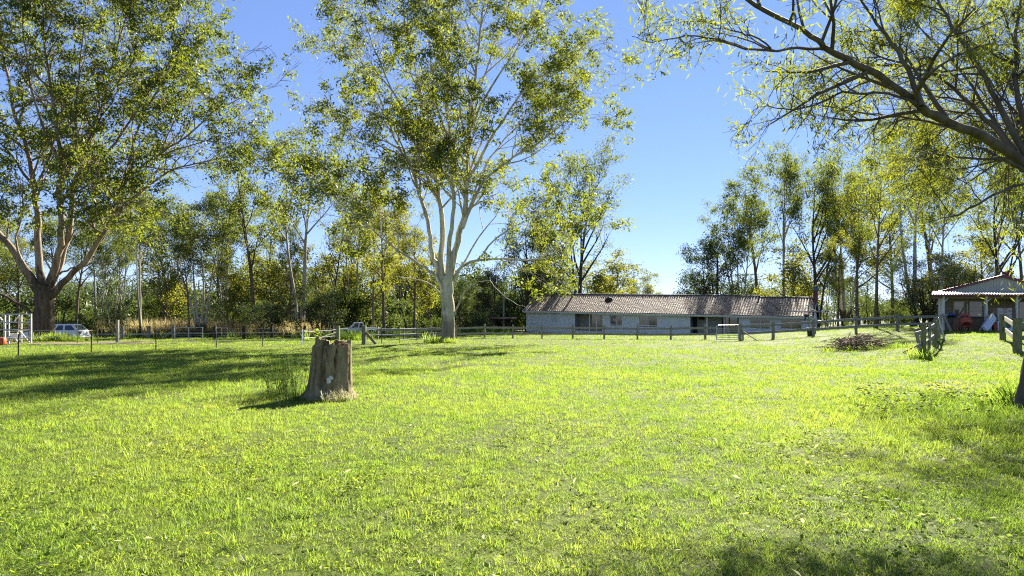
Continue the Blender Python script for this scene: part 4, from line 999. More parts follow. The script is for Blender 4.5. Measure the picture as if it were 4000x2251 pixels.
    gzv = np.vectorize(gz)
    scatter('stump_weeds', [clump(90 + q, 11, .1, .5, .009, (.0, .5), 4, .12) for q in range(3)], np.stack([x, y, gzv(x, y)], 1), np.stack([0 * x, 0 * x, rr.uniform(0, 6.28, n)], 1), np.stack([k, k, k], 1), rr.integers(0, 3, n), M['weed'])
    def stalk(seed):
        r_ = random.Random(seed); v = []; f = []
        for i in range(4):
            a = r_.uniform(0, 6.28); p = Vector((r_.uniform(-.06, .06), r_.uniform(-.06, .06), 0)); d = Vector((math.cos(a) * .22, math.sin(a) * .22, 1)); h = r_.uniform(.6, 1.05); n0 = len(v)
            e = p + d * h; w = .006; v += [p + Vector((-w, 0, 0)), p + Vector((w, 0, 0)), e + Vector((w * .5, 0, 0)), e - Vector((w * .5, 0, 0))]; f.append((n0, n0 + 1, n0 + 2, n0 + 3))
            for j in range(9):
                o = p + d * h * r_.uniform(.35, 1); g = rvec(r_) * .06; s = rvec(r_).cross(g).normalized() * .009; n0 = len(v); v += [o, o + g * .5 + s, o + g, o + g * .5 - s]; f.append((n0, n0 + 1, n0 + 2, n0 + 3))
        return v, f
    n = 32; a = rr.uniform(2.75, 3.8, n); r = rr.uniform(.6, 1.3, n); x = c.x + r * np.cos(a); y = c.y + r * np.sin(a); k = rr.uniform(.6, 1.1, n)
    scatter('stump_seed_stalks', [stalk(1), stalk(2), stalk(3)], np.stack([x, y, gzv(x, y)], 1), np.stack([0 * x, 0 * x, rr.uniform(0, 6.28, n)], 1), np.stack([k, k, k], 1), rr.integers(0, 3, n), M['weed'])
    n = 34; a = rr.uniform(4.75, 5.7, n); r = rr.uniform(.5, .85, n); x = c.x + r * np.cos(a); y = c.y + r * np.sin(a) * 1.1; k = rr.uniform(.5, 1.0, n)
    scatter('stump_dry_grass', [clump(95 + q, 14, .09, .42, .013, (.3, 1.1), 4, .35) for q in range(3)], np.stack([x, y, gzv(x, y)], 1), np.stack([0 * x, 0 * x, rr.uniform(0, 6.28, n)], 1), np.stack([k, k, k], 1), rr.integers(0, 3, n), M['straw'])
    # rank growth round the left gum, the central gum and the fence corner
    L = []
    for (u, Y, sx, cnt, kk) in ((205, 50.2, 1.6, 34, 1.1), (150, 49.6, 1.3, 16, .8), (250, 50.5, 1.4, 14, 1.0), (1755, 47.4, 1.2, 26, .7), (1700, 47.8, .7, 8, 1.2), (3605, 26.6, .4, 10, .8), (3560, 26.8, .5, 6, .6), (1345, 60, 3, 30, 1.3), (3995, 13.2, .5, 14, .9)):
        g = gu(u, Y)
        for i in range(cnt): L.append((g.x + rr.normal(0, sx * .5), g.y + rr.normal(0, .35), kk * rr.uniform(.6, 1.2)))
    L = np.array(L); x, y, k = L[:, 0], L[:, 1], L[:, 2]; n = len(x)
    scatter('rank_weeds', [clump(110 + q, 26, .22, .7, .03, (.0, .7), 4, .2) for q in range(3)], np.stack([x, y, gzv(x, y)], 1), np.stack([0 * x, 0 * x, rr.uniform(0, 6.28, n)], 1), np.stack([k, k, k], 1), rr.integers(0, 3, n), M['grass'])
stump()

# ---------------------------------------------------------------- fences
UP = Vector((0, 0, 1))
def post(T, b, h, w, m, d=None, tilt=(0, 0), name='post'):
    b = Vector(b); q = MB(); t = b + Vector((tilt[0], tilt[1], h)); q.bar(b - Vector((tilt[0], tilt[1], h)) * .25, t, w, d or w, (0, 1, 0)); return q.build(name, m, T)
def rail_fence(name, label, ps, h, rails, mp, mr, group=None, pw=.13, skip=(), rw=(.045, .17), front=True):
    """ps: ground points; one post object each, one rail object per bay and height"""
    T = thing(name, label, 'fence', ps[0], group); rg = random.Random(len(ps) + int(ps[0][0]))
    for p in ps: post(T, p, h * rg.uniform(.97, 1.03), pw * rg.uniform(.9, 1.1), mp, None, (rg.uniform(-.02, .02), rg.uniform(-.02, .02)))
    for i in range(len(ps) - 1):
        if i in skip: continue
        a, b = Vector(ps[i]), Vector(ps[i + 1]); d = (b - a).normalized(); off = Vector((d.y, -d.x, 0)) * 0.0
        for rh in rails:
            z = Vector((0, 0, rh)); j = Vector((0, 0, rg.uniform(-.025, .025))); q = MB()
            q.bar(a + z + d * (pw * .5) + off, b + z + j - d * (pw * .5) + off, rw[0], rw[1]); q.build('rail', mr, T)
    return T
def fences():
    fr = [(1475, 64), (1577, 62), (1682, 60.5), (1782, 59), (1893, 58), (2003, 57.5), (2117, 57), (2237, 56.4), (2360, 55.6), (2490, 54.6), (2620, 53.4), (2755, 51.6)]
    T = rail_fence('rail_fence', 'long grey two-rail timber fence in front of the house', [gu(u, Y) for u, Y in fr], 1.2, (.42, .9), M['post'], M['rail'])
    # bay that ends at the gate
    a = gu(2755, 51.6); b = gu(2797, 50.6)
    for rh in (.42, .9):
        q = MB(); q.bar(a + UP * rh + Vector((.07, 0, 0)), b + UP * rh, .045, .17); q.build('rail', M['rail'], T)
    yf = [(2891, 47.6), (3020, 48), (3178, 48.6), (3344, 49.4), (3505, 49.2), (3676, 48)]
    Y = rail_fence('yard_rail_fence', 'two-rail timber fence rising from the metal gate to the shed', [gu(u, y) for u, y in yf], 1.25, (.5, 1.0), M['post'], M['rail'], None, .16)
    post(Y, gu(2902, 48.0), 1.2, .1, M['post']); q = MB(); q.tube([gu(2897, 47.6) + UP * .72, gu(2957, 46.8) + UP * .02], .035, 6); q.build('brace', M['rustpipe'], Y)
    # metal gate
    a, b = gu(2799, 47.3), gu(2886, 47.5); g = thing('metal_gate', 'galvanised tubular steel farm gate with horizontal bars', 'gate', a); z0, z1 = .1, 1.12
    q = MB(); e = (b - a); 
    def pt(t, z): return a + e * t + UP * z
    q.tube([pt(.97, z1), pt(.06, z1), pt(.02, z1 - .03), pt(0, z1 - .1), pt(0, z0), ], .026, 8); q.tube([pt(.97, z1), pt(.97, z0)], .024, 8); q.build('frame', M['galv'], g)
    q = MB(); q.tube([pt(.56, z1 - .03), pt(.56, z0)], .018, 6); q.build('upright', M['galv'], g)
    for i in range(7):
        z = z0 + .02 + i * (z1 - z0 - .1) / 7; q = MB(); q.tube([pt(.012, z), pt(.96, z)], .02, 6); q.build('bar', M['galv'], g)
    # old posts running back towards the shed
    op = [(3607, 27.2, 1.36, .15), (3628, 29.2, 1.3, .09), (3650, 31.5, 1.25, .13), (3658, 34.5, 1.3, .14), (3666, 38, 1.25, .14), (3672, 42, 1.2, .13)]
    Q = thing('old_post_fence', 'row of mossy leaning posts with broken pale rails near the brush pile', 'fence', gu(3607, 27.2))
    for i, (u, Y, h, w) in enumerate(op): post(Q, gu(u, Y), h, w, M['mosspost'] if i in (0, 2) else M['post'], None, ((.0, .05, .02, -.03, 0, .04)[i], 0))
    post(Q, gu(3598, 28), 1.12, .1, M['post'], None, (-.22, 0)); post(Q, gu(3632, 28.6), 1.2, .06, M['post'], None, (-.03, 0), 'stake'); post(Q, gu(3690, 36), 1.2, .06, M['galv'], None, (-.35, 0), 'stake')
    for (u0, Y0, u1, Y1, hh) in ((3575, 26.6, 3607, 27.3, .98), (3607, 27.3, 3650, 31.4, 1.0), (3650, 31.5, 3666, 38, 1.05), (3583, 27, 3607, 27.3, .48), (3607, 27.3, 3650, 31.4, .5), (3666, 38, 3676, 46, 1.0), (3650, 31.5, 3666, 38, .5)):
        q = MB(); q.bar(gu(u0, Y0) + UP * hh, gu(u1, Y1) + UP * (hh + .05), .05, .17); q.build('rail', M['rail'], Q)
    q = MB(); q.tube([gu(3598, 28) + UP * .5, gu(3528, 29.5) + UP * .03], .03, 6); q.build('brace', M['rustpipe'], Q)
    # fence at the right edge
    rp = [(3917, 33, 1.28, .19), (3974, 26.8, 1.4, .22)]
    Z = thing('corner_rail_fence', 'thick mossy posts and weathered rails at the right edge before the shed', 'fence', gu(3974, 26.8))
    for u, Y, h, w in rp: post(Z, gu(u, Y), h, w, M['mosspost'])
    for hh in (1.02, .5):
        q = MB(); q.bar(gu(3917, 33) + UP * (hh + .08) + Vector((.08, 0, 0)), gu(3970, 27) + UP * (hh + .12) - Vector((.1, 0, 0)), .05, .19); q.build('rail', M['mosspost'], Z)
        q = MB(); q.bar(gu(3974, 26.9) + UP * (hh + .1) + Vector((.1, .04, 0)), gu(4160, 28) + UP * (hh + .1), .05, .19); q.build('rail', M['mosspost'], Z)
    post(Z, gu(4160, 28), 1.35, .2, M['mosspost'])
    q = MB(); q.tube([gu(3976, 26.9) + UP * .5, gu(4030, 27.4) + UP * .05], .03, 6); q.build('brace', M['rustpipe'], Z)
    # electric tape fence, left
    def pickets(name, label, pts, hts, m, wires, wm, wr=.012, sag=.02):
        T = thing(name, label, 'fence', pts[0])
        for p, h in zip(pts, hts):
            q = MB(); q.bar(p - UP * .2, p + UP * h, .04, .04, (0, 1, 0)); q.build('picket', m, T)
        for wh in wires:
            q = MB(); L = []
            for i, p in enumerate(pts):
                if i: L.append((pts[i - 1] + UP * wh(i - 1) + p + UP * wh(i)) * .5 - UP * sag)
                L.append(p + UP * wh(i))
            q.tube(L, wr, 4); q.build('wire', wm, T)
        return T
    lp = [(-260, 1402), (72, 1392), (357, 1380), (609, 1371), (845, 1363), (1026, 1357), (1187, 1350), (1318, 1336)]
    pts = [gnd(u, v) for u, v in lp]
    E = pickets('picket_fence', 'electric fence of thin dark steel pickets and pale wires across the left paddock', pts, [1.0] * 7 + [.1], M['star'], [lambda i: .88, lambda i: .45], M['tape'], .009)
    p = gnd(1320, 1336); post(E, p, 1.15, .2, M['mosspost']); q = MB(); q.tube([p + UP * .75, gnd(1290, 1337) + UP * .05], .06, 6); q.build('brace', M['plank'], E)
    q = MB(); q.bar(gnd(1187, 1350) + Vector((-.1, .02, -.1)), gnd(1187, 1350) + Vector((-.1, .02, 1)), .07, .05); q.build('white_insulator_post', M['tape'], E)
    for i in range(2): q = MB(); q.tube([gnd(1187, 1350) + UP * (.95 - .45 * i), gnd(1250, 1344) + UP * (.72 - .3 * i), p + UP * (.95 - .2 * i)], .008, 4); q.build('wire', M['tape'], E)
    tp = [(1422, 1346), (1490, 1342), (1560, 1339), (1628, 1334), (1688, 1331), (1760, 1330)]
    pts = [gnd(u, v) for u, v in tp]
    E2 = pickets('picket_fence', 'white tape fence from the short timber strainer post to the middle gum', pts, [.1, 1.15, 1.15, 1.12, 1.1, .1], M['star'], [lambda i: .98, lambda i: .6, lambda i: .22], M['tape'], .013)
    p = pts[0]; post(E2, p, 1.22, .26, M['mosspost']); q = MB(); q.bar(p + UP * .8 + Vector((.1, -.05, 0)), gnd(1468, 1345) + UP * .0, .09, .16); q.build('brace', M['plank'], E2)
    bp = [(12, 1352), (112, 1342), (302, 1343), (381, 1341)]
    pts = [gnd(u, v) for u, v in bp]
    pickets('picket_fence', 'tall dark steel pickets along the dirt track by the wagon', pts, [1.75, 1.7, 1.65, 1.6], M['star'], [lambda i: .9, lambda i: .5], M['wire'], .008)
    p = gnd(459, 1342); o = MB(); o.bar(p - UP * .2, p + UP * 1.6, .16, .16, (0, 1, 0)); tag(o.build('timber_post', M['post'], None, p), 'single tall timber post on the dirt track right of the wagon', 'post')
    kf = [(479, 68), (580, 67.5), (677, 67)]
    T = thing('back_fence', 'round timber posts and wires of the back fence left of the pipe gates', 'fence', gu(479, 68))
    for u, Y in kf: post(T, gu(u, Y), 1.25, .28, M['post'])
    for hh in (.5, 1.0): q = MB(); q.tube([gu(381, 68) + UP * hh] + [gu(u, Y) + UP * hh for u, Y in kf], .012, 4); q.build('wire', M['wire'], T)
    q = MB(); q.tube([gu(677, 66.8) + UP * .8, gu(632, 66) + UP * .05], .09, 6); q.build('brace', M['post'], T)
    T = thing('back_fence', 'dark posts and wires of the back fence right of the pipe gates', 'fence', gu(840, 66))
    for u in (840, 952, 1062, 1190, 1300): post(T, gu(u, 66), 1.3, .22, M['star'])
    for hh in (.3, .65, 1.0): q = MB(); q.tube([gu(u, 66) + UP * hh for u in (840, 952, 1062, 1190, 1300)], .012, 4); q.build('wire', M['wire'], T)
    for (ua, ub, lab) in ((682, 792, 'wide pipe gate in front of the many-stemmed grey gum'), (842, 888, 'narrow pipe gate beside the back fence post')):
        a, b = gu(ua, 66.5), gu(ub, 66.5); g = thing('pipe_gate', lab, 'gate', a, 'pipe gates in the back fence'); e = b - a; q = MB()
        q.tube([a + UP * .1, a + UP * 1.1, a + e + UP * 1.1, a + e + UP * .1, a + UP * .1], .035, 6); q.build('frame', M['galv'], g); q = MB(); q.tube([a + e * .5 + UP * .1, a + e * .5 + UP * 1.1], .025, 6); q.build('upright', M['galv'], g)
        for hh in (.35, .6, .85): q = MB(); q.tube([a + UP * hh, a + e + UP * hh], .01, 4); q.build('wire', M['wire'], g)
fences()

# ---------------------------------------------------------------- steel frame, pole, lines, shelter
def yard_items():
    a = gnd(122, 1343); Yf = a.y; z0 = a.z
    T = thing('steel_frame', 'white rust-streaked welded steel frame cut by the left edge', 'frame', a); px = lambda u, v, dy=0: at(u, v, Yf + dy)
    def bar(p, q_, w=.075, nm='bar'): q = MB(); q.bar(p, q_, w, w, (0, 1, 0) if abs((q_ - p).normalized().z) > .7 else (0, 0, 1)); q.build(nm, M['framep'], T)
    for dy in (0, 1.5):
        for u in ((122, 35, -40) if dy == 0 else (84, 20)): bar(px(u, 1345, dy), px(u, 1226, dy), nm='upright')
        for v in (1228, 1259, 1288, 1321): bar(px(-60, v, dy + .02), px(120, v, dy + .02), .075)
    for (p, q_) in (((40, 1340), (75, 1293)), ((78, 1293), (115, 1338)), ((58, 1255), (76, 1232)), ((0, 1240), (12, 1256)), ((70, 1338), (58, 1320))): bar(px(*p, .6), px(*q_, .6), .06, 'brace')
    q = MB(); q.box(px(53, 1311, .3), (.62, .12, .3)); q.build('panel', M['cream'], T)
    p = gnd(4, 1349); o = MB(); o.lathe([(0, 0), (.26, 0), (.28, .1), (.28, .42), (.22, .5), (0, .52)], p, 14); tag(o.build('drum', M['orange'], None, p, True), 'small orange plastic drum under the white steel frame', 'drum')
    p = gu(692, 92); o = MB(); o.tube([p - UP * .5, p + UP * 6.6], [.2, .15], 10); tag(o.build('utility_pole', M['polepaint'], None, p), 'green-grey utility pole standing in the left woodland', 'pole')
    w = thing('power_lines', 'pale overhead wires crossing the woodland behind the huge spreading gum', 'power line', at(-200, 1140, 92)); w2 = [(1085, 1080, 1068), (1112, 1112, 1113), (1130, 1134, 1137), (1102, 1096, 1090)]
    for va, vb, vc in w2: q = MB(); q.tube([at(-200, va, 92), at(300, vb + 6, 92), at(700, vc, 92)], .018, 4); q.build('wire', M['tape'], w)
    # guard rail by the road
    T = thing('guard_rail', 'steel guard rail along the road at far left', 'guard rail', gu(-100, 106))
    q = MB(); q.bar(gu(-260, 106) + UP * 1.0, gu(330, 106) + UP * 1.0, .06, .35); q.build('rail', M['galv'], T)
    for u in range(-240, 330, 60): post(T, gu(u, 106.1), .95, .15, M['post'])
    p = gu(1967, 86); o = MB(); o.tube([p, p + UP * 5.4], [.13, .1], 8); tag(o.build('timber_pole', M['post'], None, p), 'grey pole standing behind the open shelter', 'pole')
    # little open shelter
    Y = 84; A = gu(1922, Y); T = thing('open_shelter', 'small open shelter with flat rusty roof on thin posts behind the rail fence', 'shelter', A)
    for u, dy in ((1922, 0), (1993, 0), (1934, 2.6), (2008, 2.6)): q = MB(); q.tube([gu(u, Y + dy) - UP * .1, at(u, 1247, Y + dy)], .05, 6); q.build('post', M['star'], T)
    q = MB(); a, b, c2, d2 = at(1912, 1246, Y - .4), at(2012, 1247, Y - .4), at(2022, 1243, Y + 3.2), at(1922, 1242, Y + 3.2); q.hexa([a, b, c2, d2], [p + UP * .1 for p in (a, b, c2, d2)]); q.build('roof', M['rustpipe'], T)
    p = gu(1995, 78); o = MB()
    T = thing('picnic_table', 'low timber table between the fence and the open shelter', 'table', p)
    o.box(p + UP * .72, (1.5, .7, .06)); o.build('tabletop', M['plank'], T)
    for x in (-.6, .6): o = MB(); o.box(p + Vector((x, 0, .34)), (.1, .6, .7)); o.build('leg', M['plank'], T)
    # clothes hoist by the gable
    p = gu(3160, 62); hz = at(3158, 1219, 62); T = thing('clothes_hoist', 'rotary clothes hoist with coloured pegs in front of the house gable', 'clothes line', p)
    q = MB(); q.tube([p, at(3158, 1193, 62)], .04, 8); q.build('pole', M['polepaint'], T); q = MB(); q.box(at(3157, 1193, 62), (.22, .22, .06)); q.build('cap', M['trim'], T)
    pegs = MB(); cols = []
    for k in range(4):
        an = k * math.pi / 2 + .25; e = Vector((math.cos(an) * 2.3, math.sin(an) * 2.3, .06)); q = MB(); q.tube([hz, hz + e], .028, 6); q.build('arm', M['polepaint'], T); q = MB(); q.tube([hz + e * .45, at(3158, 1199, 62)], .015, 5); q.build('stay', M['polepaint'], T)
        e2 = Vector((math.cos(an + math.pi / 2) * 2.3, math.sin(an + math.pi / 2) * 2.3, .06))
        for f in (.4, .6, .8, 1.0): q = MB(); q.tube([hz + e * f, hz + e2 * f], .006, 4); q.build('line', M['wire'], T)
    rg = random.Random(2)
    for k in range(40):
        an = rg.randrange(4) * math.pi / 2 + .25; f = rg.choice((.4, .6, .8, 1.0)); e = Vector((math.cos(an) * 2.3, math.sin(an) * 2.3, .06)); e2 = Vector((math.cos(an + math.pi / 2) * 2.3, math.sin(an + math.pi / 2) * 2.3, .06)); pp = hz + e.lerp(e2, rg.random()) * f
        q = MB(); q.box(pp - UP * .02, (.05, .05, .12)); q.build('peg', M[rg.choice(('red', 'blue', 'orange', 'tape'))], T)
    q = MB(); q.box(hz - Vector((.25, .1, .32)), (.3, .25, .2), Matrix.Rotation(.4, 3, 'Y')); q.box(hz - Vector((.35, .1, .6)), (.09, .09, .4), Matrix.Rotation(.3, 3, 'Y')); q.build('peg_basket', M['black'], T)
    # bucket at the foot of the fence post, paper on the wall, pots and shrubs
    p = gnd(3168, 1316); p = gu(3168, 49.4); q = MB(); q.lathe([(0, 0), (.24, 0), (.3, .62), (.27, .62), (.22, .05), (0, .05)], p, 14); T = thing('bin', 'dark bin with red front at the foot of a fence post', 'bin', p); q.build('tub', M['black'], T); q = MB(); q.box(p + Vector((.1, -.29, .34)), (.26, .03, .4)); q.build('front_panel', M['red'], T)
    plant('bushd', 3232, 66, 1283, 'small clipped shrub at the foot of the gable wall', 'bush', None, 1.3); plant('low', 3318, 60, 1251, 'pale-flowered shrub behind the yard rail fence', 'bush', None, .9); plant('bushg', 3265, 66, 1284, 'low shrub behind the terracotta pot', 'bush', None, 1.2)
    p = gu(3258, 64); q = MB(); q.box(p + UP * .18, (.8, .3, .36)); tag(q.build('planter', M['pot'], None, p), 'terracotta planter box by the gable shrubs', 'planter')
    # brush pile
    rg = random.Random(8); c = gu(3345, 33); T = thing('brush_pile', 'heap of dead branches and cut brush before the yard rail fence', 'brush pile', c)
    b = MB()
    for i in range(620):
        x = rg.triangular(-1.55, 1.75, -.3); hmax = .52 * math.exp(-((x + .75) / .75) ** 2) + .6 * math.exp(-((x - .35) / .6) ** 2) + .3 * math.exp(-((x - 1.2) / .6) ** 2)
        p = c + Vector((x, rg.gauss(0, .45), hmax * rg.random() ** .7)); p.z = gz(p.x, p.y) + hmax * rg.random() ** .7; d = Vector((rg.gauss(0, 1), rg.gauss(0, .6), rg.gauss(0, .3))).normalized(); l = rg.uniform(.15, .6); r = rg.choice((.006, .008, .012, .02))
        m2 = p + d * l * .5 + rvec(rg) * .05; b.tube([p - d * l * .5, m2, p + d * l * .5], [r, r, r * .5], 3)
    o = b.build('branches', M['twig'], T); o['kind'] = 'stuff'
    for (dx, dz, e) in ((.0, .3, (-.1, 0, .75)), (1.1, .15, (1.0, -.1, .25)), (-1.2, .1, (-1.0, -.2, -.02)), (.4, .45, (.7, .1, .3))):
        p = c + Vector((dx, 0, dz)); q = MB(); q.tube([p, p + Vector(e) * .5 + Vector((.04, 0, .03)), p + Vector(e)], [.03, .022, .01], 5); q.build('branch', M['twig'], T)
    n = 60; rr = np.random.default_rng(6); x = c.x + rr.uniform(-1.9, 2.6, n); y = c.y + rr.normal(-.2, .4, n); k = rr.uniform(.4, .9, n)
    scatter('brush_pile_grass', [clump(120 + q, 16, .15, .5, .02, (.1, .8), 4, .3) for q in range(2)], np.stack([x, y, np.vectorize(gz)(x, y)], 1), np.stack([0 * x, 0 * x, rr.uniform(0, 6.28, n)], 1), np.stack([k, k, k], 1), rr.integers(0, 2, n), M['grass'])
yard_items()

# ---------------------------------------------------------------- vehicles
def wheel(T, c, ax, r, w):
    q = MB(); rot = Vector(ax).to_track_quat('Z', 'Y').to_matrix()
    q.lathe([(r * .62, -w / 2), (r * .94, -w / 2), (r, -w * .3), (r, w * .3), (r * .94, w / 2), (r * .62, w / 2)], c, 20, rot); t = q.build('wheel', M['rubber'], T, smooth=True)
    q = MB(); q.lathe([(0, w * .36), (r * .2, w * .4), (r * .55, w * .3), (r * .64, w * .42), (r * .64, -w * .3), (0, -w * .3)], c, 14, rot); q.build('rim', M['galv'], t)
def car(label, loc, yaw, Lc, wid, sta, belt, cab, wheels, kind, name):
    """sta: stations (x, z bottom, z top, half width factor) of the lower body; cab: list of greenhouse profiles"""
    T = thing(name, label, 'car' if kind == 'wagon' else 'pickup', loc); m3 = Matrix.Rotation(yaw, 3, 'Z'); o = Vector(loc)
    X = lambda x, y, z: o + m3 @ Vector((x, y, z)); hw = wid / 2
    q = MB()
    for (x, zb, zt, k) in sta:
        w = hw * k
        for (yy, zz) in ((-w * .9, zb), (-w, zb + .12), (-w, zb + (zt - zb) * .55), (-w * .97, zt - .04), (-w * .9, zt), (w * .9, zt), (w * .97, zt - .04), (w, zb + (zt - zb) * .55), (w, zb + .12), (w * .9, zb)): q.v.append(tuple(X(x, yy, zz)))
    for i in range(len(sta) - 1):
        for k in range(10): q.f.append((i * 10 + k, (i + 1) * 10 + k, (i + 1) * 10 + (k + 1) % 10, i * 10 + (k + 1) % 10))
    q.f += [tuple(range(10)), tuple((len(sta) - 1) * 10 + k for k in range(10))[::-1]]
    q.build('body', M['white'], T, smooth=False)
    (x0, x1, x2, x3, zr) = cab     # windscreen foot, windscreen top, rear top, rear foot, roof height
    zb = belt; r = hw * .76; f = hw * .94
    q = MB(); q.hexa([X(x0, -f, zb), X(x0, f, zb), X(x3, f, zb), X(x3, -f, zb)], [X(x1, -r, zr - .05), X(x1, r, zr - .05), X(x2, r, zr - .05), X(x2, -r, zr - .05)]); cabn = q.build('cabin', M['white'], T)
    q = MB(); q.hexa([X(x1 - .06, -r - .02, zr - .06), X(x1 - .06, r + .02, zr - .06), X(x2 + .05, r + .02, zr - .06), X(x2 + .05, -r - .02, zr - .06)], [X(x1 + .12, -r * .9, zr), X(x1 + .12, r * .9, zr), X(x2 - .1, r * .9, zr), X(x2 - .1, -r * .9, zr)]); q.build('roof', M['white'], T)
    def lerp(a, b, t): return a + (b - a) * t
    def sidept(sx, t, s):       # sx 0..1 along, t 0..1 up
        x = lerp(lerp(x0, x3, sx), lerp(x1, x2, sx), t); y = s * (lerp(f, r, t) + .012); return X(x, y, lerp(zb, zr - .05, t))
    spans = ((.1, .36), (.39, .62), (.64, .93)) if kind == 'wagon' else ((.14, .55), (.6, .9))
    for s in (-1, 1):
        for (a, b) in spans:
            q = MB(); p = [sidept(a + .03, .08, s), sidept(b, .08, s), sidept(b - .01, .9, s), sidept(a + .05, .9, s)]; n_ = m3 @ Vector((0, s * .008, 0)); q.hexa([v - n_ for v in p], p); q.build('side_window', M['glass'], T)
    for (xa, xb, nm) in ((x0, x1, 'windscreen'), (x3, x2, 'rear_window')):
        d = -.015 if nm == 'windscreen' else .015; q = MB(); p = [X(lerp(xa, xb, .1) + d, -f * .88, lerp(zb, zr - .05, .1)), X(lerp(xa, xb, .1) + d, f * .88, lerp(zb, zr - .05, .1)), X(lerp(xa, xb, .92) + d, r * .9, lerp(zb, zr - .05, .92)), X(lerp(xa, xb, .92) + d, -r * .9, lerp(zb, zr - .05, .92))]
        q.hexa(p, [v + m3 @ Vector((d * .5, 0, .004)) for v in p]); q.build(nm, M['glass'], T)
    for x, rr in wheels:
        for s in (-1, 1):
            q = MB(); q.lathe([(0, 0), (rr * 1.16, 0), (rr * 1.16, .015), (0, .015)], X(x, s * hw * .985, rr + .02), 18, (m3 @ Vector((0, s, 0))).to_track_quat('Z', 'Y').to_matrix()); q.build('wheel_arch', M['dark'], T)
            wheel(T, X(x, s * (hw - .06), rr), m3 @ Vector((0, s, 0)), rr, .2)
    xF, xR = sta[0][0], sta[-1][0]
    for s in (-1, 1):
        q = MB(); q.box(X(xF + .06, s * hw * .68, sta[0][2] - .06), (.12, .36, .15), m3); q.build('headlight', M['lamp'], T)
        q = MB(); q.box(X(xR - .05, s * hw * .86, (sta[-1][2] + sta[-1][1]) / 2 + .15), (.12, .18, .17 if kind == 'wagon' else .3), m3); q.build('tail_light', M['red'], T)
        q = MB(); q.box(X(x0 + .35, s * (hw + .07), zb + .08), (.1, .16, .12), m3); q.build('mirror', M['white'], T)
        q = MB(); q.box(X((xF + xR) / 2, s * (hw + .004), .52), (2.0, .02, .05), m3); q.build('side_moulding', M['black'], T)
    for xx, nm, sg in ((xF - .02, 'front_bumper', 1), (xR + .02, 'rear_bumper', -1)):
        q = MB(); q.box(X(xx, 0, .42), (.14, wid * .94, .2), m3); q.build(nm, M['white'] if kind == 'wagon' else M['galv'], T)
    q = MB(); q.box(X(xF - .1, 0, .4), (.02, .4, .11), m3); q.build('number_plate', M['lamp'], T)
    q = MB(); q.box(X(xF - .03, 0, .62), (.06, wid * .5, .1), m3); q.build('grille', M['black'], T)
    return T, X, hw
def vehicles():
    Y = 58; c = gu(218, Y)
    st = [(-2.35, .3, .66, .78), (-2.2, .22, .74, .9), (-1.6, .2, .84, .98), (-.9, .2, .9, 1), (0, .2, .92, 1), (1.2, .2, .93, 1), (1.9, .22, .94, .98), (2.25, .26, .92, .93), (2.36, .34, .82, .86)]
    T, X, hw = car('white station wagon with roof rails parked behind the huge spreading gum', c, R(5), 4.7, 1.75, st, .9, (-1.05, -.25, 1.75, 2.25, 1.44), [(-1.42, .31), (1.35, .31)], 'wagon', 'parked_car')
    for s in (-1, 1):
        q = MB(); q.tube([X(-.1, s * hw * .6, 1.44), X(0, s * hw * .6, 1.5), X(1.5, s * hw * .6, 1.5), X(1.6, s * hw * .6, 1.44)], .02, 6); q.build('roof_rail', M['black'], T)
    c = gu(1400, 82)
    st = [(-2.5, .35, .85, .84), (-2.35, .28, .95, .94), (-1.6, .28, 1.02, 1), (-.9, .28, 1.04, 1), (.7, .28, 1.04, 1), (.75, .3, 1.1, 1), (2.4, .4, 1.1, 1), (2.5, .45, 1.08, .97)]
    T, X, hw = car('white dual-cab pickup half hidden by the light green bush', c, R(14), 5, 1.8, st, 1.03, (-1.2, -.5, .55, .75, 1.72), [(-1.6, .38), (1.5, .38)], 'pickup', 'pickup_truck')
    q = MB(); q.box(X(1.6, 0, 1.115), (1.5, 1.55, .02), Matrix.Rotation(R(14), 3, 'Z')); q.build('tray_liner', M['black'], T)
    q = MB(); q.tube([X(.85, -hw * .85, 1.1), X(.85, -hw * .75, 1.65), X(.85, hw * .75, 1.65), X(.85, hw * .85, 1.1)], .035, 8); q.build('sports_bar', M['galv'], T)
vehicles()

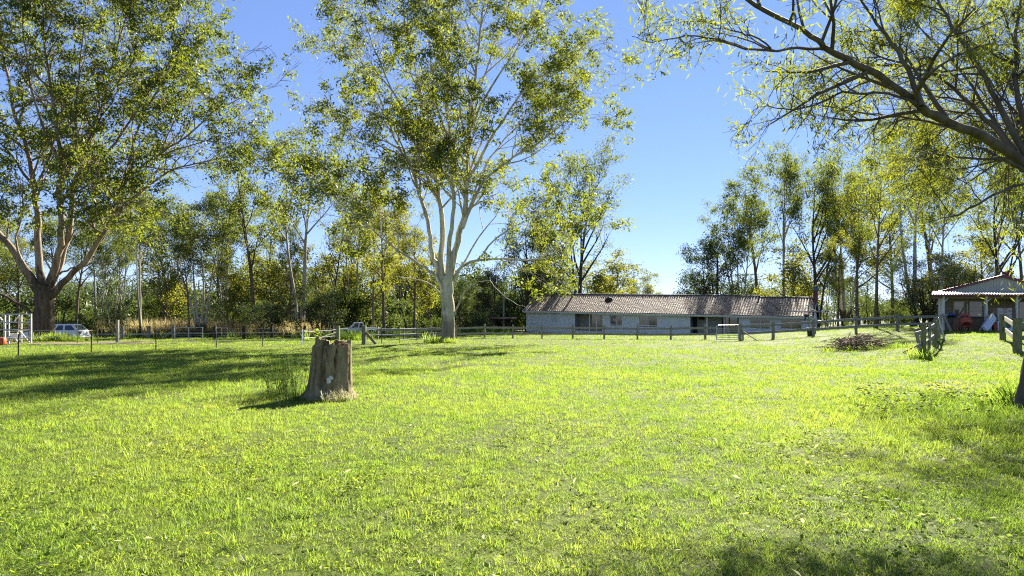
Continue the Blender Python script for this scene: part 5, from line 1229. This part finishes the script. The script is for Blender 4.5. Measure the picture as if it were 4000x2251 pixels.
# ---------------------------------------------------------------- the shed and what stands under its awning
def shed():
    Yf, Yw = 46.0, 48.6
    base = gu(3684, Yf); f0 = base.z
    T = thing('shed', 'tan corrugated steel shed with maroon-edged gable and sheltered veranda', 'shed', base)
    px = lambda u, v, Y=Yw: at(u, v, Y); xl = px(3668, 0).x; xr = px(4420, 0).x; za = px(0, 1152).z; zt = px(0, 1146).z
    ap = px(3910, 1079); apx = ap.x; zap = ap.z; zl = px(3652, 1146).z; xg = px(3648, 0).x
    # ribbed wall sheets: each pan between two ribs its own sheet
    def ribs(x0, x1, zfun_lo, zfun_hi, Y, m, nm, pitch=.2):
        x = x0
        while x < x1 - .01:
            e = min(x + pitch, x1); q = MB(); ys = ((x, 0), (x + pitch * .12, -.035), (x + pitch * .24, -.035), (x + pitch * .34, 0), (e, 0)); b0 = 0
            for (xx, dy) in ys:
                q.v += [(xx, Y + dy, zfun_lo(xx)), (xx, Y + dy, max(zfun_hi(xx), zfun_lo(xx) + .001))]
            q.f = [(2 * i, 2 * i + 2, 2 * i + 3, 2 * i + 1) for i in range(4)]; q.build(nm, m, T); x = e
    gh = lambda x: zap - abs(x - apx) * (zap - zl) / (apx - xg) - .05
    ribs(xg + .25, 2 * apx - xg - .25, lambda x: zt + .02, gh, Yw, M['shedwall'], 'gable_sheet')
    wlo = lambda x: gz(x, Yw) - .2
    winL, winR = px(3722, 0).x, px(3843, 0).x; wz0, wz1 = px(0, 1238).z, px(0, 1176).z
    dL = px(3976, 0).x; dz = px(0, 1180).z
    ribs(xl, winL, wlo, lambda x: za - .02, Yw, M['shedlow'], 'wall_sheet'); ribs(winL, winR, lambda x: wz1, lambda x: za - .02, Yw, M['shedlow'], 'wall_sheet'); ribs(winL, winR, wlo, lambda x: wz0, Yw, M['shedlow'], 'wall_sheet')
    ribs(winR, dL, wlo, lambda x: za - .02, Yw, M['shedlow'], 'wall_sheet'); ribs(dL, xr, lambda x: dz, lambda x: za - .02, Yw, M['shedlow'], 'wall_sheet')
    q = MB(); q.hexa([Vector((xl, Yw + .12, f0 - .5)), Vector((xr, Yw + .12, f0 - .5)), Vector((xr + 5.6, Yw + 9, f0 - .5)), Vector((xl + 5.7, Yw + 9, f0 - .5))], [Vector((xl, Yw + .12, za)), Vector((xr, Yw + .12, za)), Vector((xr + 5.6, Yw + 9, za)), Vector((xl + 5.7, Yw + 9, za))]); q.build('shed_body', M['shedlow'], T)
    # main roof and its maroon barge
    for sgn in (-1, 1):
        e = Vector((apx + sgn * (apx - xg), Yw - .12, zl)); a = Vector((apx, Yw - .12, zap)); bk = Vector((6.1, 9.4, 0)); q = MB(); q.hexa([e, a, a + bk, e + bk], [e + UP * .06, a + UP * .06, a + bk + UP * .06, e + bk + UP * .06]); q.build('roof', M['awn'], T)
        q = MB(); q.bar(e + Vector((0, -.03, 0)), a + Vector((0, -.03, .0)), .05, .17, (0, 0, 1)); q.build('barge_trim', M['maroon'], T)
    # roof ventilator
    p = px(3938, 1079, Yw + 1.6); p.z = zap - .25; q = MB(); q.tube([p, p + UP * .45], .24, 14); v = q.build('roof_ventilator', M['maroon'], T)
    q = MB(); n = 14; pr = [(.2, .42), (.34, .48), (.36, .6), (.33, .7), (.2, .78), (0, .8)]
    q.lathe(pr, p, 20); q.build('ventilator_head', M['maroon'], v)
    for k in range(14):
        an = k * 2 * math.pi / 14; q = MB(); d = Vector((math.cos(an), math.sin(an), 0)); q.bar(p + d * .36 + UP * .48, p + d * .35 + UP * .72, .02, .03, tuple(d)); q.build('vane', M['maroon'], v)
    # awning: separate corrugated strips, maroon gutter edge
    yb = Yw - .06; yf = Yf - .35; zf = at(0, 1150, yf).z; zb2 = zt + .0; x = px(3652, 0).x; x = at(3640, 0, yf).x
    while x < xr:
        q = MB(); w = .19
        prof = ((0, 0), (.25, 0), (.35, .035), (.65, .035), (.75, 0), (1, 0))
        for k, dz_ in prof:
            q.v += [(x + k * w, yf, zf + dz_), (x + k * w + (yb - yf) * .64, yb, zb2 + .12 + dz_)]
        q.f = [(2 * i, 2 * i + 2, 2 * i + 3, 2 * i + 1) for i in range(5)]; q.build('awning_sheet', M['awn'], T); x += w
    x0 = at(3640, 0, yf).x; q = MB(); q.bar(Vector((x0, yf - .03, zf - .07)), Vector((xr, yf - .03, zf - .07)), .05, .12); q.build('awning_edge', M['maroon'], T)
    q = MB(); q.bar(Vector((x0 + .3, Yf, zf - .2)), Vector((xr, Yf, zf - .2)), .08, .16); q.build('beam', M['plank'], T)
    for u in (3684, 3852, 3971, 4090):
        p = gu(u, Yf); q = MB(); q.bar(p - UP * .1, Vector((p.x, Yf, zf - .12)), .13, .13, (0, 1, 0)); q.build('veranda_post', M['cream'], T)
        q = MB(); q.bar(Vector((p.x, Yf, zf - .55)), Vector((p.x + .4, Yf, zf - .2)), .06, .06); q.build('post_bracket', M['cream'], T)
    q = MB(); p = gu(3672, Yf + .4); q.bar(p, Vector((p.x, Yf + .4, zf - .2)), .14, .14, (0, 1, 0)); q.build('downpipe', M['cream'], T)
    # window
    q = MB()
    for (a, b_, c_, d_) in ((winL - .02, winR + .02, wz1 - .06, wz1 + .02), (winL - .02, winR + .02, wz0 - .02, wz0 + .06), (winL - .02, winL + .06, wz0 + .06, wz1 - .06), (winR - .06, winR + .02, wz0 + .06, wz1 - .06)): q.box(((a + b_) / 2, Yw - .05, (c_ + d_) / 2), (b_ - a, .1, d_ - c_))
    w = q.build('window', M['shedwall'], T); mid = px(3784, 0).x
    for (a, b_, nm) in ((winL + .06, mid - .03, 'glassb'), (mid + .03, winR - .06, 'glass')): q = MB(); q.box(((a + b_) / 2, Yw + .0, (wz0 + wz1) / 2), (b_ - a, .02, wz1 - wz0 - .12)); q.build('pane', M[nm], w)
    q = MB(); q.box((mid, Yw - .04, (wz0 + wz1) / 2), (.06, .06, wz1 - wz0 - .12)); q.build('mullion', M['shedwall'], w)
    for k, vv in enumerate((1203, 1216)): q = MB(); q.box(((winL + winR) / 2 + (.3 if k else 0), Yw - .03, px(0, vv).z), (winR - winL - .14 - (.6 if k else 0), .03, .035)); q.build('glazing_bar', M['shedwall'], w)
    # sliding door at right
    q = MB(); q.box((dL + 1.1, Yw + .03, (dz + f0) / 2), (2.2, .04, dz - f0 + .1)); q.build('glass_door', M['glassb'], T)
    for xx in (dL + .03, dL + 1.1): q = MB(); q.box((xx, Yw - .01, (dz + f0) / 2), (.08, .1, dz - f0 + .1)); q.build('door_frame', M['shedwall'], T)
    # round lamp on the wall
    p = px(3955, 1172, Yw - .1); q = MB(); ry = Matrix.Rotation(R(90), 3, 'X'); q.lathe([(.0, 0), (.16, 0), (.17, .08), (.13, .1)], p, 18, ry); l = q.build('wall_lamp', M['black'], T); q = MB(); q.lathe([(.125, .06), (.12, .12), (0, .15)], p, 18, ry); q.build('lamp_glass', M['trim'], l)
    # timber and brick bench along the wall
    def B(x0, x1, Y, z0, z1, d): return ((x0 + x1) / 2, Y, (z0 + z1) / 2), (x1 - x0, d, z1 - z0)
    bz = at(0, 1240, 47.6).z; bx0, bx1 = at(3690, 0, 47.3).x, at(3842, 0, 47.3).x
    T2 = thing('workbench', 'dark-topped bench with timber and slatted front under the shed window', 'bench', Vector((bx0, 47.6, f0)))
    q = MB(); q.box(*B(bx0, bx1, 47.6, bz - .07, bz, .8)); q.build('benchtop', M['black'], T2)
    x = bx0 + .03; rg = random.Random(5); k = 0
    while x < bx1 - .1:      # front boards
        wv = rg.choice((.14, .16, .18)); u = U0 + (x / 47.2) * F; slat = (3700 < u < 3722) or (3745 < u < 3790)
        if not slat: q = MB(); q.box(*B(x, x + wv - .012, 47.22, f0 - .1, bz - .08, .03)); q.build('front_board', M['plank'], T2)
        x += wv
    z = f0
    while z < bz - .12:
        for (ua, ub) in ((3699, 3724), (3744, 3792)): q = MB(); q.box(*B(at(ua, 0, 47.2).x, at(ub, 0, 47.2).x, 47.26, z, z + .07, .03)); q.build('front_slat', M['bark_brown'], T2)
        z += .085
    # things on and around the bench
    p = at(3717, 1240, 47.6); p.z = bz; q = MB(); q.lathe([(0, .0), (.2, .02), (.36, .12), (.38, .12), (.2, .0), (0, -.0)], p + UP * .01, 18); tag(q.build('shallow_bowl', M['black'], None, p), 'wide black bowl on the left end of the bench', 'bowl')
    q = MB(); p2 = p + UP * .1; q.lathe([(0, 0), (.15, 0), (.19, .17), (.2, .18), (.0, .12)], p2, 14); tag(q.build('blue_tub', M['blue'], None, p2), 'bright blue plastic tub sitting in the black bowl', 'tub')
    p3 = at(3700, 1240, 47.8); p3.z = bz; q = MB(); q.box(p3 + UP * .12, (.34, .28, .24)); tag(q.build('carton', M['shedwall'], None, p3), 'pale carton on the bench end beside the black bowl', 'box')
    # cement mixer
    c = at(3772, 0, 45.4); c.z = gz(c.x, 45.4); T3 = thing('cement_mixer', 'rusty red cement mixer with its drum tipped forward', 'cement mixer', c); d0 = at(3770, 1250, 45.4)
    ax = Vector((-.25, -.6, -.75)).normalized().to_track_quat('Z', 'Y').to_matrix()
    q = MB(); q.lathe([(0, -.42), (.2, -.42), (.32, -.3), (.37, -.08), (.37, .08), (.31, .34), (.27, .42), (.24, .42), (.27, .33), (.32, .08), (0, -.3)], d0, 24, ax); q.build('drum', M['mixer'], T3, smooth=True)
    q = MB(); q.lathe([(.375, -.05), (.395, -.05), (.395, .05), (.375, .05)], d0, 24, ax); q.build('ring_gear', M['black'], T3)
    q = MB(); q.tube([d0 + Vector((.42, 0, .1)), d0 + Vector((.5, .1, -.3)), c + Vector((.35, .2, .0))], .04, 8); q.tube([d0 + Vector((-.42, 0, .1)), d0 + Vector((-.45, .1, -.3)), c + Vector((-.35, .2, .0))], .035, 8); q.tube([c + Vector((0, .1, 0)), d0 + Vector((0, .15, -.2))], .05, 8); q.build('stand', M['mixer'], T3)
    q = MB(); q.box(d0 + Vector((.42, .12, -.1)), (.26, .3, .34)); q.build('motor_box', M['black'], T3); q = MB(); q.tube([d0 + Vector((-.12, -.38, .35)), d0 + Vector((.3, -.42, -.2))], .02, 5); q.build('strap', M['orange'], T3)
    for s in (-.3, .3): wheel(T3, c + Vector((s, .3, .14)), (1, 0, 0), .14, .07)
    # leaning planks, ladder, padded panel
    for k, (ua, va, ub, vb, lab, mm) in enumerate(((3712, 1293, 3683, 1225, 'pale long plank leaning on the left veranda post', 'rail'), (3718, 1292, 3693, 1240, 'brown short plank leaning beside the pale one', 'plank'), (3838, 1240, 3843, 1193, 'pale thin board standing on the bench against the window', 'rail'))):
        Yp = 45.8 if k < 2 else 47.5; a, b_ = at(ua, va, Yp - .2), at(ub, vb, Yp + .1)
        if k < 2: a.z = gz(a.x, a.y)
        else: a.z = bz
        q = MB(); q.bar(a, b_, .1, .035, (0, 1, 0)); tag(q.build('leaning_plank', M[mm], None, a), lab, 'plank')
    a = at(3825, 1291, 45.0); a.z = gz(a.x, a.y); b_ = at(3862, 1230, 45.9); T4 = thing('ladder', 'aluminium ladder leaning left of the white padded panel', 'ladder', a); off = Vector((.3, -.05, .1))
    for o2 in (Vector((0, 0, 0)), off): q = MB(); q.bar(a + o2, b_ + o2, .04, .07, (0, 1, 0)); q.build('stile', M['galv'], T4)
    for i in range(7): t = (i + .5) / 7; q = MB(); p = a.lerp(b_, t); q.tube([p, p + off], .016, 6); q.build('rung', M['galv'], T4)
    a = at(3846, 1291, 44.9); a.z = gz(a.x, a.y) + .1; b_ = at(3882, 1236, 45.7); q = MB(); dd = (b_ - a).normalized(); 
    T5 = thing('padded_panel', 'long white padded panel leaning diagonally before the brick stack', 'panel', a); q.bar(a, b_, .48, .14, (.6, -1, .35)); q.build('pad', M['padding'], T5)
    for i in range(6):
        t0, t1 = (i + .06) / 6, (i + .94) / 6; q = MB(); rgt = dd.cross(Vector((.6, -1, .35))).normalized(); up2 = rgt.cross(dd).normalized(); q.bar(a.lerp(b_, t0) + up2 * .075, a.lerp(b_, t1) + up2 * .075, .4, .03, tuple(up2)); q.build('quilted_square', M['padding'], T5)
    # hand trolley behind it
    a = at(3872, 1291, 46.4); a.z = gz(a.x, a.y); T6 = thing('hand_trolley', 'green hand trolley with small wheels behind the padded panel', 'trolley', a); q = MB(); q.tube([a + UP * .15, at(3863, 1226, 46.6), at(3866, 1222, 46.6), at(3874, 1222, 46.6), at(3878, 1226, 46.6), a + Vector((.35, 0, .15))], .02, 6); q.build('frame', M['green'], T6); q = MB(); q.box(a + Vector((.2, -.1, .3)), (.36, .3, .5)); q.build('load_box', M['red'], T6)
    for s in (0, .4): wheel(T6, a + Vector((s, -.05, .13)), (1, 0, 0), .13, .06)
    # brick stack on a metal table
    x0, x1 = at(3885, 0, 45.9).x, at(3939, 0, 45.9).x; z0, z1 = at(0, 1254, 45.9).z, at(0, 1204, 45.9).z; g0 = gz(x0, 45.9)
    T7 = thing('metal_table', 'white steel table carrying the pale brick stack', 'table', Vector((x0, 45.9, g0)))
    for xx in (x0 + .03, x1 - .03):
        for yy in (45.6, 46.3): q = MB(); q.bar(Vector((xx, yy, g0)), Vector((xx, yy, z0 - .06)), .05, .05, (0, 1, 0)); q.build('leg', M['white'], T7)
    q = MB(); q.box(*B(x0, x1, 45.95, z0 - .06, z0, .85)); q.build('tabletop', M['white'], T7); q = MB(); q.box(*B(x0, x1, 45.6, g0 + .15, g0 + .2, .05)); q.build('stretcher', M['white'], T7)
    T8 = thing('brick_stack', 'block of pale whitewashed bricks stacked on the metal table', 'bricks', Vector((x0, 45.9, z0))); nr = 11; hh = (z1 - z0) / nr; rg = random.Random(1)
    q = MB(); q.box(*B(x0 + .05, x1 - .03, 45.97, z0, z1 - .02, .6)); q.build('core', M['brickr'], T8); me = None
    for r_ in range(nr):
        x = x0 + (0 if r_ % 2 else -.0); k = 0
        while x < x1 - .02:
            w_ = .23 if not (k == 0 and r_ % 2) else .115; e = min(x + w_, x1); q = MB(); q.box(*B(x, e - .012, 45.6 + rg.uniform(-.01, .01), z0 + r_ * hh + .006, z0 + (r_ + 1) * hh - .006, .11)); q.build('brick', M['brick' if rg.random() < .72 else 'brickr'], T8); x = e; k += 1
    for yy in (45.75, 45.86): pass
    # blue-white frame and odds right of the table
    a = at(3948, 1292, 44.6); a.z = gz(a.x, a.y); q = MB(); q.bar(a, at(3966, 1262, 45), .22, .06, (0, 1, 0)); tag(q.build('leaning_board', M['padding'], None, a), 'short pale board leaning right of the metal table', 'board')
    p = at(3934, 1262, 45.4); p = Vector((p.x + .3, 46.2, gz(p.x, 46.2))); q = MB(); q.lathe([(0, 0), (.2, 0), (.24, .5), (.22, .5), (.18, .04), (0, .04)], p, 14); tag(q.build('bucket', M['green'], None, p), 'dark green bucket beside the metal table legs', 'bucket')
shed()

# prototypes that were not planted
for k, (r, t, used) in PROTO.items():
    if not used:
        for c in list(r.children): bpy.data.objects.remove(c)
        bpy.data.objects.remove(r)
